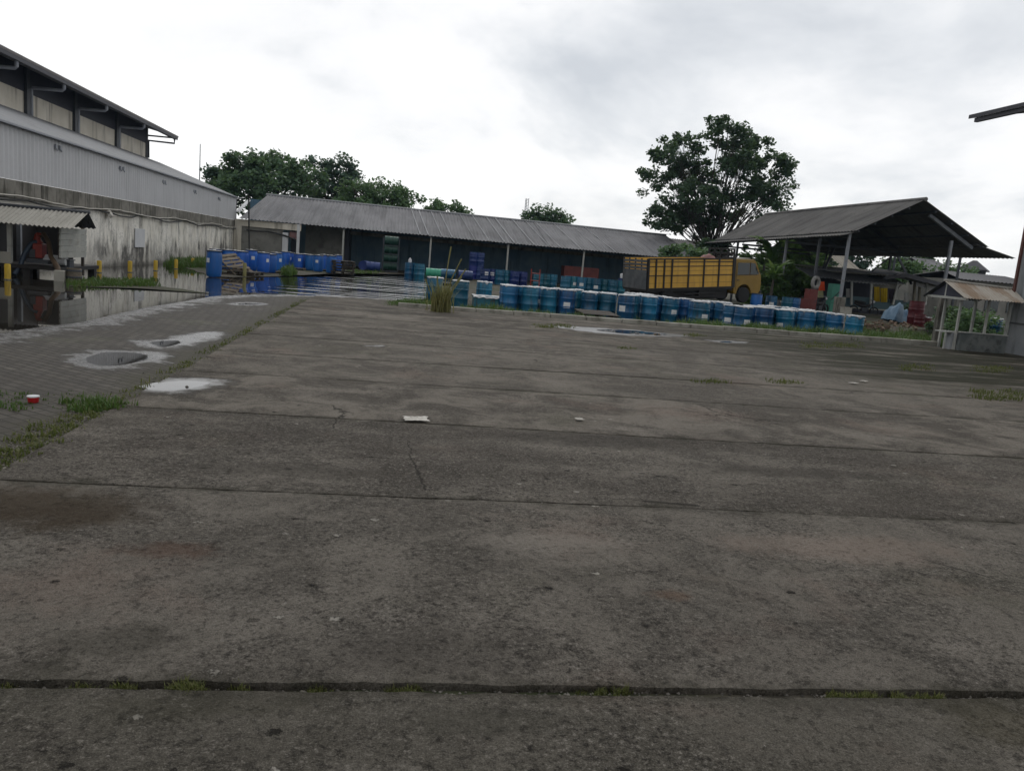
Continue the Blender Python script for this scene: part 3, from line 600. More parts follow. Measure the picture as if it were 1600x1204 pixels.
# ------------------------------------------------------------------ left warehouse with lean-to annex
XW = -10.6
ann = thing('annex_building', 'low grey annex with stained plaster wall and ribbed metal cladding along the flooded yard', 'building', (XW, 33, 0))
def apart(mb, name, mat, parent, **k):       # a part modelled in world coordinates, hung under its thing
    o = mb.build(name, mat, parent, **k); o.matrix_parent_inverse = parent.matrix_basis.inverted(); return o
bpy.context.view_layer.update()
apart(MB().box((XW - .2, 33.3, 0.95), (0.4, 42.6, 2.2)), 'wall', 'plaster', ann)
mb = MB(); y = 12.0
while y < 54.6:
    L = min(3.4 + random.uniform(-.3, .3), 54.6 - y); mb.box((XW - .17, y + L / 2, 2.28), (0.5, L - 0.03, 0.5)); y += L
apart(mb, 'parapet_beam', 'beam', ann, bevel=0.02)
mb = MB().corr((XW + .02, 12, 2.54), (XW + .02, 54.6, 2.54), (XW + .02, 12, 3.97), (XW + .02, 54.6, 3.97), 0.26, 0.02, 0.01)
apart(mb, 'cladding', 'clad', ann)
for u in (18, 70, 172, 245, 310): p = AX(u, 260, XW); apart(MB().box((XW + .02, p.y, 3.25), (0.03, 0.014, 1.42)), 'panel_joint', 'clad_dark', ann)
apart(MB().box((XW - .02, 54.62, 3.25), (0.12, 0.04, 1.46)), 'panel_joint', 'clad_dark', ann)
mb = MB().corr((XW + .16, 12, 3.98), (XW + .16, 54.9, 3.98), (-16.0, 12, 5.88), (-16.0, 57.0, 5.88), 0.3, 0.02, 0.012)
apart(mb, 'roof', 'leanroof', ann)
apart(MB().box((XW + .1, 33.4, 3.985), (0.16, 43, 0.05)), 'eave_trim', 'pipe', ann)
for u, v in ((90, 230), (190, 263), (256, 284), (304, 299), (342, 310)):
    p = AX(u, v, XW + .03)
    for dy in (-.16, .16): apart(MB().box((XW + .05, p.y + dy, p.z), (0.05, 0.13, 0.13)).bar((XW + .06, p.y + dy, p.z - .05), (XW + .08, p.y + dy + .04, p.z - .12), .03), 'vent', 'pipe', ann)
wh = thing('warehouse', 'tall warehouse behind the annex with deep dark eaves and a pale plaster wall', 'building', (-20, 33, 0)); bpy.context.view_layer.update()
XT = -16.0
apart(MB().box((XT - .2, 33, 6.0), (0.4, 42, 3.9)), 'wall', 'plaster_plain', wh)
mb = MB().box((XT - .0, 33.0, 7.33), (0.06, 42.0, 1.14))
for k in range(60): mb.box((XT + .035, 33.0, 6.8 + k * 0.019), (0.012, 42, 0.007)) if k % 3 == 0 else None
apart(mb, 'eave_shade_louvres', 'navy', wh)  # slatted band; the under-eave shade is put into its navy colour
EZ = 7.46; XE = XT + 1.5; roofmb = MB().prism([(XE, 10, EZ), (XE, 10, EZ + .1), (-26, 10, EZ + 2.5), (-26, 10, EZ + 2.4)], (0, 45.6, 0)); apart(roofmb, 'roof', 'eavetop', wh)
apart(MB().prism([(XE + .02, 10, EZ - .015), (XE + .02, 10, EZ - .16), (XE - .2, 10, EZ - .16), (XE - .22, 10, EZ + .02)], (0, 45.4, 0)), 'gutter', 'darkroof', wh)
ys = [AX(u, 150, XT).y for u in (45, 119, 184)] + [54.05]; ys = [ys[0] - 4.3] + ys
for i, yy in enumerate(ys):
    zz = 7.0; zp = AX(45, 137, XT).z
    if i < 4:
        apart(MB().tube([(XT + .1, yy, 5.86), (XT + .1, yy, zp - .06), (XT + .16, yy, zp), (XE - .16, yy, zp + .03), (XE - .1, yy, zp + .09), (XE - .1, yy, EZ - .1)], .075, 8), 'downpipe', 'pipe', wh, smooth=40)
        apart(MB().box((XT + .06, yy - .32, 6.75), (0.14, 0.28, 2.0)), 'pilaster', 'darksteel', wh)
    else:
        apart(MB().tube([(XT + .1, yy + .12, 5.9), (XT + .1, yy + .12, zp - .05), (XE - .1, yy + 1.0, zp + .02), (XE - .1, yy + 1.0, EZ - .1)], .06, 8), 'downpipe', 'navy', wh, smooth=40)
        apart(MB().bar((XT, yy, 7.25), (XE - .15, yy + .9, 7.36), .09), 'brace', 'navy', wh)
        apart(MB().box((XT - .1, yy - .05, 6.75), (0.34, 0.3, 1.9)), 'corner_column', 'darksteel', wh)
# cables on the wall, board and lamp
def cable(name, label, zf, x, mat, rad):
    pts = [(x + .02 * mnoise.noise((y * 2, 1, 0)), y, zf(y)) for y in [13 + i * .35 for i in range(118)]]
    o = MB().tube(pts, rad, 6).build(name, mat, smooth=60); tag(o, label, 'cable'); return o
cable('cable', 'thick black cable sagging along the top of the stained wall', lambda y: 2.0 + .06 * math.sin(y * 1.1) - .05 * abs(math.sin(y * .45)) + .04 * mnoise.noise((y, 0, 0)), XW + .14, 'cable', .03)
cable('cable', 'pale conduit running loosely beside the black cable on the stained wall', lambda y: 2.06 + .05 * math.sin(y * .8 + 1) + .05 * mnoise.noise((y * .9, 4, 0)), XW + .18, 'white_conduit', .022)
p = AX(218.5, 372, XW + .03); tag(MB().box((XW + .03, p.y, p.z), (0.03, 1.25, 0.76)).build('notice_board', 'board', bevel=.01), 'blank white board fixed to the stained plaster wall', 'board')
p = AX(175, 333, XW + .2); lampr = thing('wall_lamp', 'small round lamp on a bracket under the wall cables', 'lamp', (XW + .15, p.y, p.z))
MB().lathe([(.03, .05), (.13, .02), (.17, -.08), (.15, -.09)], 14, True, rotm(0, R_(60), 0)).build('lamp_shade', 'white_conduit', lampr, smooth=40); MB().bar((-.2, 0, .12), (.03, 0, .03), .035).build('bracket', 'darksteel', lampr)

# ------------------------------------------------------------------ pump shelter in the flood, with its machine
YE = 22.0
e0 = AY(-40, 343.5, YE); e1 = AY(113, 357, YE); r1 = AX(138, 333, e1.x); b1 = AX(150, 357, e1.x)
ph = thing('pump_shelter', 'small open shelter with pale corrugated roof and boarded end standing in floodwater', 'shelter', (-9.6, 23.5, 0)); bpy.context.view_layer.update()
x0 = XW + .06
apart(MB().corr((x0, e1.y, e1.z), (e1.x, e1.y, e1.z), (x0, r1.y, r1.z), (r1.x, r1.y, r1.z), 0.11, 0.018, 0.012, per=8), 'roof_front', 'smallroof', ph)
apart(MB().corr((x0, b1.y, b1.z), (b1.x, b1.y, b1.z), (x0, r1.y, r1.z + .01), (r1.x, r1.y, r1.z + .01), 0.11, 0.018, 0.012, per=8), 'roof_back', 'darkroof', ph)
apart(MB().tube([(x0, r1.y, r1.z + .02), (r1.x + .04, r1.y, r1.z + .02)], .045, 8), 'ridge_cap', 'darksteel', ph)
xs = AY(94, 357, 22.5).x
mb = MB(); zb = .57
for k in range(5): mb.box((xs + random.uniform(0, .008), 23.35, zb + .08 + k * .158), (0.04, 1.75, .15), rotm(0, R_(6), 0))
apart(mb, 'side_panel', 'palepost', ph)
for u, Y in ((15, 22.6), (30, 23.9)):
    p = AY(u, 353, Y); apart(MB().box((p.x, Y, .85), (.1, .1, 1.0)), 'post', 'palepost' if u == 15 else 'steel', ph)
apart(MB().box((xs - .05, 22.6, .95), (.07, .07, .82)), 'corner_post', 'darkwood', ph); apart(MB().box((xs - .05, 24.15, .9), (.07, .07, 1.7)), 'corner_post', 'darkwood', ph)
apart(MB().box(((x0 + xs) / 2, 23.9, .27), (xs - x0, 2.7, .1)), 'floor', 'black', ph)  # black floor and footings carry the shade under the platform
for sx in (x0 + .1, (x0 + xs) / 2, xs - .1):
    for sy in (22.7, 25.0): apart(MB().box((sx, sy, .08), (.18, .18, .3)), 'footing', 'black', ph)
apart(MB().box((x0 + .05, 23.8, .95), (.04, 2.9, 1.5)), 'interior_shade_panel', 'black', ph); apart(MB().box(((x0 + xs) / 2 - .35, 25.2, .9), (xs - x0 - .7, .05, 1.3)), 'back_wall', 'black', ph)  # black panels put in as the shade of the shelter interior
pl = AY(17, 403, 22.55); apart(MB().box(((x0 + pl.x) / 2, 22.58, .47), (pl.x - x0, .08, .3)), 'low_wall', 'ply', ph)
c = AY(62, 392, 23.0)
pu = thing('water_pump', 'red water pump with two arched hoses inside the pump shelter', 'pump', (c.x, 23.0, .32)); 
MB().box((0, 0, .38), (.24, .3, .38)).tube([(0, 0, .55), (-.06, 0, .68), (-.04, 0, .82)], [.1, .09, .07], 12).lathe([(.05, .78), (.1, .8), (.1, .84), (.05, .86)], 12).build('body', 'red', pu, bevel=.03)
MB().box((.02, 0, .1), (.55, .4, .1)).box((-.12, -.12, .3), (.14, .1, .22)).build('base_frame', 'darksteel', pu)
MB().tube([(-.05, -.05, .62), (-.16, -.12, .55), (-.28, -.22, .28), (-.36, -.3, -.05), (-.42, -.5, -.28)], .06, 10).build('hose', 'hose_blue', pu, smooth=60)
q = G(90, 426, .2) - Vector((c.x, 23.0, .32))
MB().tube([(.02, 0, .78), (.12, -.02, .84), (.26, -.08, .62), (.36, -.2, .25), tuple(q + Vector((-.02, .06, .12))), tuple(q)], [.06, .06, .06, .06, .07, .07], 10).build('hose', 'hose_brown', pu, smooth=60)
MB().lathe([(.1, -.28), (.13, -.27), (.13, .27), (.1, .28)], 14, True, Matrix.Translation((.36, .1, .16)).to_3x3() @ rotm(R_(90), 0, R_(90))).build('tank', 'board', pu, smooth=40).location = (.36, .1, .16)
p = G(90.5, 439); cb = tag(MB().box((p.x, p.y + .12, .1), (.24, .26, .34), rotm(0, 0, .2)).build('concrete_block', 'ply', bevel=.015), 'square pale concrete block in the water under the brown pump hose', 'block')
p = G(111, 440); br = thing('wooden_tub', 'short wooden barrel tub standing beside the concrete block in water', 'barrel', (p.x, p.y + .2, 0))
MB().lathe([(.16, 0), (.19, .17), (.17, .34), (.15, .34), (.15, .3)], 16).build('staves', 'wood', br, smooth=40); MB().lathe([(.186, .09), (.194, .1), (.194, .13), (.186, .14)], 16).lathe([(.183, .26), (.188, .27), (.186, .3), (.178, .31)], 16).build('hoop', 'darksteel', br)
p = AY(102, 407, 23.2); tag(MB().box((p.x, 23.25, .26), (.3, .3, .46)).box((p.x, 23.25, .505), (.36, .36, .03)).build('metal_cabinet', 'darksteel', bevel=.01), 'small grey cabinet under the boarded end of the pump shelter', 'cabinet')

# bollards along the wall
BOLL = [(12, 437, 'nearest yellow bollard, standing in water before the pump shelter'), (155, 426, 'yellow bollard at the left end of the grass strip'), (203, 425.5, 'yellow bollard behind the middle of the grass strip'),
        (243, 423, 'yellow bollard in water just right of the grass strip'), (275, 420, 'yellow bollard at the left end of the green wall foot grass'), (301, 417, 'farthest yellow bollard, beside the foremost blue barrel')]
for u, v, lab in BOLL:
    p = G(u, v); o = thing('bollard', lab, 'bollard', (p.x, p.y, 0), 0, 'yellow bollards along the wall')
    MB().lathe([(.07, -.06), (.07, .36), (.06, .385), (.02, .39)], 14).build('post', 'yellow', o, smooth=40); MB().lathe([(.09, -.06), (.085, .02), (.07, .025)], 14).build('footing', 'beam', o, smooth=40)
p = G(382, 432); tag(MB().lathe([(.07, -.05), (.07, .5), (.05, .53)], 12).build('marker_post', 'grass_post' if 'grass_post' in M else 'straw', smooth=40), 'faded greenish post in front of the leaning pallets', 'post').location = (p.x, p.y, 0)

# ------------------------------------------------------------------ long open storage shed
def eaveY(x): return 53.9 + .075 * (x + 6.5)
def ridgeY(x): return 60.6 + .12 * (x + 10)
sh = thing('storage_shed', 'long low open storage shed with grey corrugated roof across the back of the yard', 'shed', (4, 56, 0)); bpy.context.view_layer.update()
segs = [(-10.2, -6.3, .0), (-6.3, 1.9, .012), (1.9, 10.5, -.004), (10.5, 22.0, .008)]
for k, (xa, xb, dz) in enumerate(segs):
    apart(MB().corr((xa, eaveY(xa), 2.66 + dz), (xb, eaveY(xb), 2.66 + dz), (xa + (0.6 if k == 0 else 0), ridgeY(xa), 4.62 + dz), (xb, ridgeY(xb), 4.62 + dz), 0.24, 0.026, 0.015, per=8, jag=.004, seed=k), 'roof_front', 'shedroof', sh)
apart(MB().corr((-10.2, 67, 2.7), (22, 71, 2.7), (-9.6, ridgeY(-10.2), 4.63), (22, ridgeY(22), 4.63), 0.4, 0.03, 0.015), 'roof_back', 'shedroof', sh)
apart(MB().tube([(-9.7, ridgeY(-9.7), 4.66), (22, ridgeY(22), 4.66)], .09, 8), 'ridge_cap', 'leanroof', sh)
mb = MB()
for u in (655, 668, 690, 706, 742, 765, 790, 806, 838, 862, 880, 915, 948, 972): p = AY(u, 395, 53.9); wd_ = random.uniform(.015, .035); mb.corr((p.x - wd_, eaveY(p.x), 2.72), (p.x + wd_, eaveY(p.x), 2.72), (p.x - .6 - wd_, ridgeY(p.x - .6), 4.68), (p.x - .6 + wd_, ridgeY(p.x), 4.68), .2, .01)
apart(mb, 'roof_seam', 'leanroof', sh)
def bw(xa, xb, y0, y1, z0, z1, name, mat): 
    c0 = Vector((xa, y0, 0)); c1 = Vector((xb, y1, 0)); d = c1 - c0; apart(MB().box(((xa + xb) / 2, (y0 + y1) / 2, (z0 + z1) / 2), (d.length, .16, z1 - z0), Matrix.Rotation(math.atan2(d.y, d.x), 3, 'Z')), name, mat, sh)
bw(-6.3, 22, 60.2, 62.6, -.1, 3.9, 'back_wall', 'plaster_green')
bw(-6.4, -3.6, 57.2, 57.3, -.1, 3.3, 'inner_wall', 'plaster_grey')
bw(-3.6, 22, 57.8, 60.0, 2.3, 2.55, 'lintel', 'beam')
apart(MB().box((-3.55, 58.6, 1.6), (.3, 3, 3.4)), 'cross_wall', 'navy', sh)
bw(-10.6, -6.3, 59.6, 59.9, -.1, 4.2, 'back_wall', 'plaster_green'); bw(21.8, 22, 57.2, 62, -.1, 3.6, 'end_wall', 'plaster_green')
# closed left bay
yf = eaveY(-8.5) + .25
bw(-10.5, -6.35, yf, yf + .05, 2.2, 2.62, 'parapet', 'plaster_plain')
bw(-10.1, -7.5, yf + .12, yf + .15, -.1, 2.2, 'front_panel', 'plaster_grey')
bw(-10.55, -10.1, yf, yf, -.1, 2.2, 'pier', 'plaster_plain'); bw(-7.5, -7.15, yf, yf, -.1, 2.02, 'pier', 'board'); bw(-6.6, -6.42, yf, yf, -.1, 2.62, 'pier', 'board')
apart(MB().tube([AY(u, v, yf - .12) for u, v in ((385, 359), (400, 361), (418, 361.5), (430, 364), (445, 368), (455, 372), (463, 375))], .05, 8), 'sagging_cable', 'cable', sh, smooth=60)
apart(MB().prism([(-7.1, yf + .2, 2.1), (-6.6, yf + .2, 2.1), (-6.6, yf + .2, 1.5), (-6.8, yf + .2, 1.75), (-6.95, yf + .2, 1.6), (-7.1, yf + .2, 1.7)], (0, .04, 0)), 'awning', 'cloth_pink', sh)
apart(MB().box((-6.85, yf + 1.5, 1.2), (.6, .1, 2.4)), 'inner_door', 'navy', sh)
pA = AX(390, 320, -8.9)
for u, v0, v1 in ((535, 364, 402), (670, 372, 430), (793, 381, 432), (915, 395, 436)):
    p = AY(u, v1, 54.4); p.y = eaveY(p.x) + .3; apart(MB().box((p.x, p.y, 1.3), (.11, .11, 2.75)), 'post', 'palepost', sh)
    apart(MB().bar((p.x, p.y, 2.2), (p.x, p.y + 1.2, 2.75), .07), 'knee_brace', 'darksteel', sh); apart(MB().bar((p.x, p.y - .3, 2.62), (p.x, ridgeY(p.x), 4.5), .1), 'rafter', 'darksteel', sh)
for k in range(6):
    t = (k + .3) / 6; xa, xb = -6.2, 21.9; apart(MB().bar((xa, eaveY(xa) * (1 - t) + ridgeY(xa) * t, 2.58 * (1 - t) + 4.5 * t), (xb, eaveY(xb) * (1 - t) + ridgeY(xb) * t, 2.58 * (1 - t) + 4.5 * t), .07), 'purlin', 'darksteel', sh)
sheet('shed_floor', [(-6.3, 54.6), (22, 57), (22, 62.4), (-6.3, 60.1)], .05, 'soil')
q0 = AY(371, 331, 53.6); q1 = AY(389, 313, 56.0); tag(MB().bar(q0, q1, .22, .06).build('flashing_strip', 'board'), 'pale diagonal metal flashing where annex and shed roofs meet', 'flashing')
q0 = AY(390, 398, 52.6); q1 = AY(388.5, 306, 52.6); tag(MB().tube([(q0.x, q0.y, 0), q1], .045, 8).build('utility_pole', 'cable'), 'thin dark pole in front of the closed shed bay', 'pole')

# ------------------------------------------------------------------ steel drums
DR, DH = 0.292, 0.885
def drum_body():
    p = [(.27, .004), (DR + .006, 0), (DR + .006, .018), (DR, .024)]
    for h in (.295, .59): p += [(DR, h - .028), (DR + .013, h - .008), (DR + .013, h + .008), (DR, h + .028)]
    for h in (.68, .72, .76): p += [(DR, h - .012), (DR + .005, h), (DR, h + .012)]
    return p + [(DR, DH - .024), (DR + .006, DH - .018), (DR + .006, DH), (DR - .008, DH), (DR - .01, DH - .02), (0.02, DH - .02)]
def cover_mb(seed):
    rg = random.Random(seed); n = 40; vs = []; fs = []; off = rg.random() * 50
    rings = [(0.02, 0), (.1, 0), (.18, 0), (.25, 0), (.29, 0), (.305, 1), (.32, 2)]
    for ri, (r, k) in enumerate(rings):
        for i in range(n):
            th = 2 * math.pi * i / n; nn = mnoise.noise((math.cos(th) * 2.2 + off, math.sin(th) * 2.2, seed)); n2 = mnoise.noise((math.cos(th) * 6 + off, math.sin(th) * 6, seed + 3))
            z = DH + .006 + .04 * mnoise.noise((r * math.cos(th) * 9 + off, r * math.sin(th) * 9, seed)) * (1 if ri < 4 else .5)
            rr = r
            if k == 1: z = DH - .004 - .012 * abs(n2)
            if k == 2:
                drop = max(.008, -.004 + .13 * nn + .07 * n2); z = DH - .012 - drop; rr = r - .02 + .015 * n2 + .02 * min(1, drop * 14)
            vs.append((rr * math.cos(th), rr * math.sin(th), z))
    for j in range(len(rings) - 1):
        for i in range(n): fs.append((j * n + i, j * n + (i + 1) % n, (j + 1) * n + (i + 1) % n, (j + 1) * n + i))
    fs.append(tuple(range(n - 1, -1, -1)))
    return MB().add(vs, fs)
def label_mb(r, th0, z, w, h):
    vs = []; n = 6
    for zz in (z - h / 2, z + h / 2):
        for i in range(n + 1): th = th0 + (i / n - .5) * w / r; vs.append(((r + .004) * math.cos(th), (r + .004) * math.sin(th), zz))
    for zz in (z - h / 2, z + h / 2):
        for i in range(n + 1): th = th0 + (i / n - .5) * w / r; vs.append(((r - .002) * math.cos(th), (r - .002) * math.sin(th), zz))
    k = n + 1; fs = [(i, i + 1, k + i + 1, k + i) for i in range(n)] + [(0, k, 3 * k, 2 * k), (n, 2 * k + n, 3 * k + n, k + n)]
    return MB().add(vs, fs)
class Kit: pass
def mesh_of(mb, name, mat, smooth=40):
    o = mb.build(name, mat, smooth=smooth); me = o.data; bpy.data.objects.remove(o); return me
DRUM_ME = {m: mesh_of(MB().lathe(drum_body(), 28), 'drum_body', m, 35) for m in ('drum', 'drum_teal', 'drum_navy', 'drum_green', 'green_bright', 'darkred')}
BUNG_ME = mesh_of(MB().lathe([(.035, 0), (.035, .015), (.02, .02)], 10).lathe([(.02, 0), (.02, .012)], 8, True), 'bung', 'steel')
COVER_ME = [mesh_of(cover_mb(s), 'plastic_cover', 'plastic', 50) for s in range(6)]
LABEL_ME = mesh_of(label_mb(DR, 0, 0, .235, .2), 'label', 'paper')
def part_from(me, name, parent, loc=(0, 0, 0), rz=0):
    o = bpy.data.objects.new(name, me); COL.objects.link(o); o.parent = parent; o.location = loc; o.rotation_euler = (0, 0, rz); return o
def drum(x, y, z, label, mat='drum', cover=None, lab=None, group=None, rz=0.0, simple=False, tilt=None):
    """lab = height of the paper label and its bearing to one side of the camera line"""
    root = thing('steel_drum', label, 'drum', (x, y, z), rz, group)
    part_from(DRUM_ME[mat], 'body', root)
    if not simple: part_from(BUNG_ME, 'bung', root, (.16, .1, DH - .02))
    if cover is not None: part_from(COVER_ME[cover % 6], 'plastic_cover', root, rz=cover * 1.7)
    if lab: part_from(LABEL_ME, 'label', root, (0, 0, lab[0]), math.atan2(-y, -x) + lab[1] - rz)
    root.rotation_euler = (random.gauss(0, .012), random.gauss(0, .012), rz)
    return root
# front row, left to right: photo column, row of the rim, paper label
GZ = -.215
FRONT = [(680, 434, 'drum_teal', None), (719, 439, 'drum_teal', None), (799, 446, 'drum', None), (828, 448.5, 'drum', None), (859, 450.5, 'drum', None), (888, 453, 'drum', (.36, .05)), (921, 455.5, 'drum', None), (951, 458, 'drum_teal', None),
         (981, 461.5, 'drum', (.42, -.45)), (1015, 463.5, 'drum', None), (1048, 465.5, 'drum', (.37, .62)), (1097, 471, 'drum', (.36, .55)), (1131, 473, 'drum', (.30, .6)), (1163, 479, 'drum', (.37, .6)), (1195, 481.5, 'drum', (.30, .1)), (1229, 484, 'drum', (.34, -.55)),
         (1260, 485.5, 'drum', None), (1303, 489.5, 'drum', (.30, -.25)), (1332, 493, 'drum', None)]
fi = 0; DPOS = []
for i, (u, v, m, lb) in enumerate(FRONT):
    z = GZ if i > 1 else GZ; p = G(u, v, DH + GZ)
    ky = KA.y + KU.y / KU.x * (p.x - KA.x) + .64
    if p.y < ky: p = Vector((p.x * ky / p.y, ky, 0))
    ex = ' with white label' if lb else ' without label'
    lab = f"{'teal' if m == 'drum_teal' else 'blue'} steel drum{ex}, {ORD[i]} from left in the front kerb row"
    drum(p.x + random.gauss(0, .02), p.y + random.gauss(0, .05), GZ + random.gauss(0, .012), lab, m, i, lb, 'blue drums in the row behind the kerb', rz=i * 1.3); DPOS.append((p.x, p.y))
cnt = {2: 0, 3: 0, 4: 0}
F0 = list(DPOS)
def back_drum(row, x, y):
    if any((x - a_) ** 2 + (y - b_) ** 2 < .345 for a_, b_ in DPOS): return
    k = cnt[row]; cnt[row] += 1; DPOS.append((x, y))
    drum(x, y, GZ + random.gauss(0, .012), f"blue steel drum, {ORD[k]} from left in the {ORD[row - 1]} row behind the kerb", 'drum' if random.random() < .75 else 'drum_teal', k + row, (.36, random.uniform(-.4, .4)) if random.random() < .25 else None, 'blue drums in the row behind the kerb', rz=k * 2.1)
for row, dy in ((2, .56), (3, 1.16), (4, 1.8)):
    x = F0[2 if row < 3 else 9][0] + .3 * (row % 2)
    while x < F0[-1][0] + .2:
        i = min(range(len(F0)), key=lambda q: abs(F0[q][0] - x)); base = F0[i][1]
        for try_ in range(8):
            yy = base + dy + .06 * try_
            if all((x - a_) ** 2 + (yy - b_) ** 2 >= .345 for a_, b_ in DPOS): back_drum(row, x + random.gauss(0, .01), yy); break
        x += .62
# half-hidden short drum and the lying tub at the left
p = G(757.5, 440, .66); drum(p.x, p.y, .66 - DH, 'blue steel drum with white plastic rim standing behind the low teal tub', 'drum', 3, None, None)
p = G(762, 461, .23); t = thing('steel_tub', 'low teal tub with white plastic over its top, in grass behind the kerb', 'tub', (p.x, p.y - .1, -.2), R_(2))
MB().box((0, 0, .2), (1.02, .6, .42)).box((0, -.31, .12), (1.0, .02, .02)).build('body', 'drum_teal', t, bevel=.05)
cv = MB(); n = 24
vs = []; fs = []
for j in range(9):
    for i in range(n + 1):
        xx = -.56 + 1.12 * i / n; yy = -.36 + .72 * j / 8; zz = .42 + .02 * mnoise.noise((xx * 6, yy * 6, 2))
        if j in (0, 8): zz -= .07 + .05 * mnoise.noise((xx * 7, j, 5))
        vs.append((xx, yy, zz))
fs = [(j * (n + 1) + i, j * (n + 1) + i + 1, (j + 1) * (n + 1) + i + 1, (j + 1) * (n + 1) + i) for j in range(8) for i in range(n)]
MB().add(vs, fs).build('plastic_cover', 'plastic', t, smooth=60)

def pallet_mbs():
    d = MB()
    for k in range(6): d.box((0, -.5 + k * .2, .12), (1.15, .13, .022))
    for k in range(3): d.box((-.5 + k * .5, 0, .097), (.1, 1.1, .022))
    for k in range(3): d.box((0, -.48 + k * .48, .011), (1.15, .1, .022))
    s = MB()
    for kx in (-.5, 0, .5):
        for ky in (-.48, 0, .48): s.box((kx, ky, .054), (.1, .1, .07))
    return d, s
def pallet_me(mat):
    d, s = pallet_mbs(); d.add(s.v, s.f); return mesh_of(d, 'pallet', mat, None)
PAL = {m: pallet_me(m) for m in ('wood', 'darkwood')}
def pallet(loc, rz, label, mat='wood', rot=None, group=None):
    r = bpy.data.objects.new('pallet', PAL[mat]); COL.objects.link(r); tag(r, label, 'pallet', group); r.location = loc; r.rotation_euler = rot or (0, 0, rz); return r
p = G(928, 492, .05); pallet((p.x, p.y - .3, .03), .02, 'dark wooden pallet jutting over the kerb below the front drums', 'darkwood', (R_(3), 0, .03))

# ------------------------------------------------------------------ blue plastic barrels by the annex
BR, BH = .275, .9
bprof = [(.2, 0), (.235, .01), (.255, .05), (.27, .2), (BR, .45), (.27, .7), (.258, .8), (.25, .825), (.262, .835), (.262, .86), (.25, .865), (.25, .9), (.23, .9), (.225, .88), (.02, .88)]
BAR_ME = mesh_of(MB().lathe(bprof, 26), 'barrel_body', 'barrel', 40)
RING_ME = mesh_of(MB().lathe([(.253, .868), (.272, .872), (.272, .905), (.252, .908)], 26), 'lid_ring', 'barrel_lid', 40)
LID_ME = mesh_of(MB().lathe([(.25, .895), (.25, .912), (.06, .914), (.05, .935), (.02, .935)], 20), 'lid', 'board', 40)
BLAB_ME = mesh_of(label_mb(.272, 0, 0, .15, .15), 'label', 'paper')
def barrel(x, y, z, label, lab=None):
    r = thing('plastic_barrel', label, 'barrel', (x, y, z), random.uniform(0, 6), 'blue plastic barrels by the stained wall')
    hs = random.uniform(.93, 1.05); r.scale = (1, 1, hs)
    part_from(BAR_ME, 'body', r); part_from(RING_ME, 'lid_ring', r); part_from(LID_ME, 'lid', r)
    if lab is not None: part_from(BLAB_ME, 'label', r, (0, 0, .56), math.atan2(-y, -x) + lab - r.rotation_euler.z)
BARS = [(335, 395, 0, 30.0, -.9, 'foremost blue plastic barrel, standing alone at the water edge'), (337, 387.5, 0, 0, None, None), (353, 389, 0, 0, None, None), (366, 389.5, 0, 0, None, None), (379, 391, 0, 0, None, None), (393, 391.5, 0, 0, .3, None), (412, 393, 0.03, 0, .75, None),
        (432, 393.5, 0.03, 0, .8, None), (423, 391.5, 0, 37.5, None, None), (446, 392.5, 0, 0, None, None), (453, 393, 0, 0, .0, None), (467, 394.5, 0, 0, .2, None), (476, 395, 0, 0, None, None), (485, 396, 0, 0, None, None), (498, 397.5, .0, 0, -.3, None), (507, 397.5, 0, 0, -.4, None), (518, 399.5, .0, 0, None, None), (528, 398.5, 0, 0, None, None)]
bpos = []; k = 0
for (u, v, z0, Yf, lb, lab) in BARS:
    p = G(u, v, z0 + BH + .03)
    if Yf: p = AY(u, v, Yf); p.z = 0
    for _ in range(20):
        if any((p.x - a) ** 2 + (p.y - b_) ** 2 < .3 for a, b_ in bpos): p.y += .3; p.x -= .02
        else: break
    bpos.append((p.x, p.y))
    if lab is None:
        lab = f"blue plastic barrel{' with a white sticker' if lb is not None else ''}, {ORD[k]} from left in the wall side group"; k += 1
    barrel(p.x, p.y, z0 + .02, lab, lb)
for i, (xa, ya) in enumerate([(bpos[7][0] - .1, bpos[7][1] - .5), (bpos[11][0] - .1, bpos[11][1] - .5), (bpos[15][0] - .1, bpos[15][1] - .4)]):
    pallet((xa, ya, -.02), .1, ['wooden pallet on the mud in front of the two nearest blue barrels', 'wooden pallet in front of the middle blue barrels', 'wooden pallet before the right end of the blue barrels'][i])
p = G(362, 428.5)
pallet((p.x, p.y, .03), .3, 'lowest pallet of the tumbled pile beside the foremost blue barrel'); pallet((p.x + .08, p.y + .05, .17), .15, 'second pallet of the tumbled pile beside the foremost blue barrel'); pallet((p.x + .55, p.y - .05, .04), -.2, 'pallet lying right of the tumbled pile, behind the greenish post', 'darkwood')
pallet((p.x + .05, p.y + .1, .33), 0, 'top pallet of the pile, tipped so that its slats face the yard', 'wood', (R_(38), R_(-6), R_(62)))
p = G(535, 429)
for j in range(5): pallet((p.x + .05 * (j % 2), p.y, .03 + j * .142), .05 * j, f'dark pallet, {ORD[j]} from the ground in the stack right of the blue barrels', 'darkwood', group='stack of dark pallets')

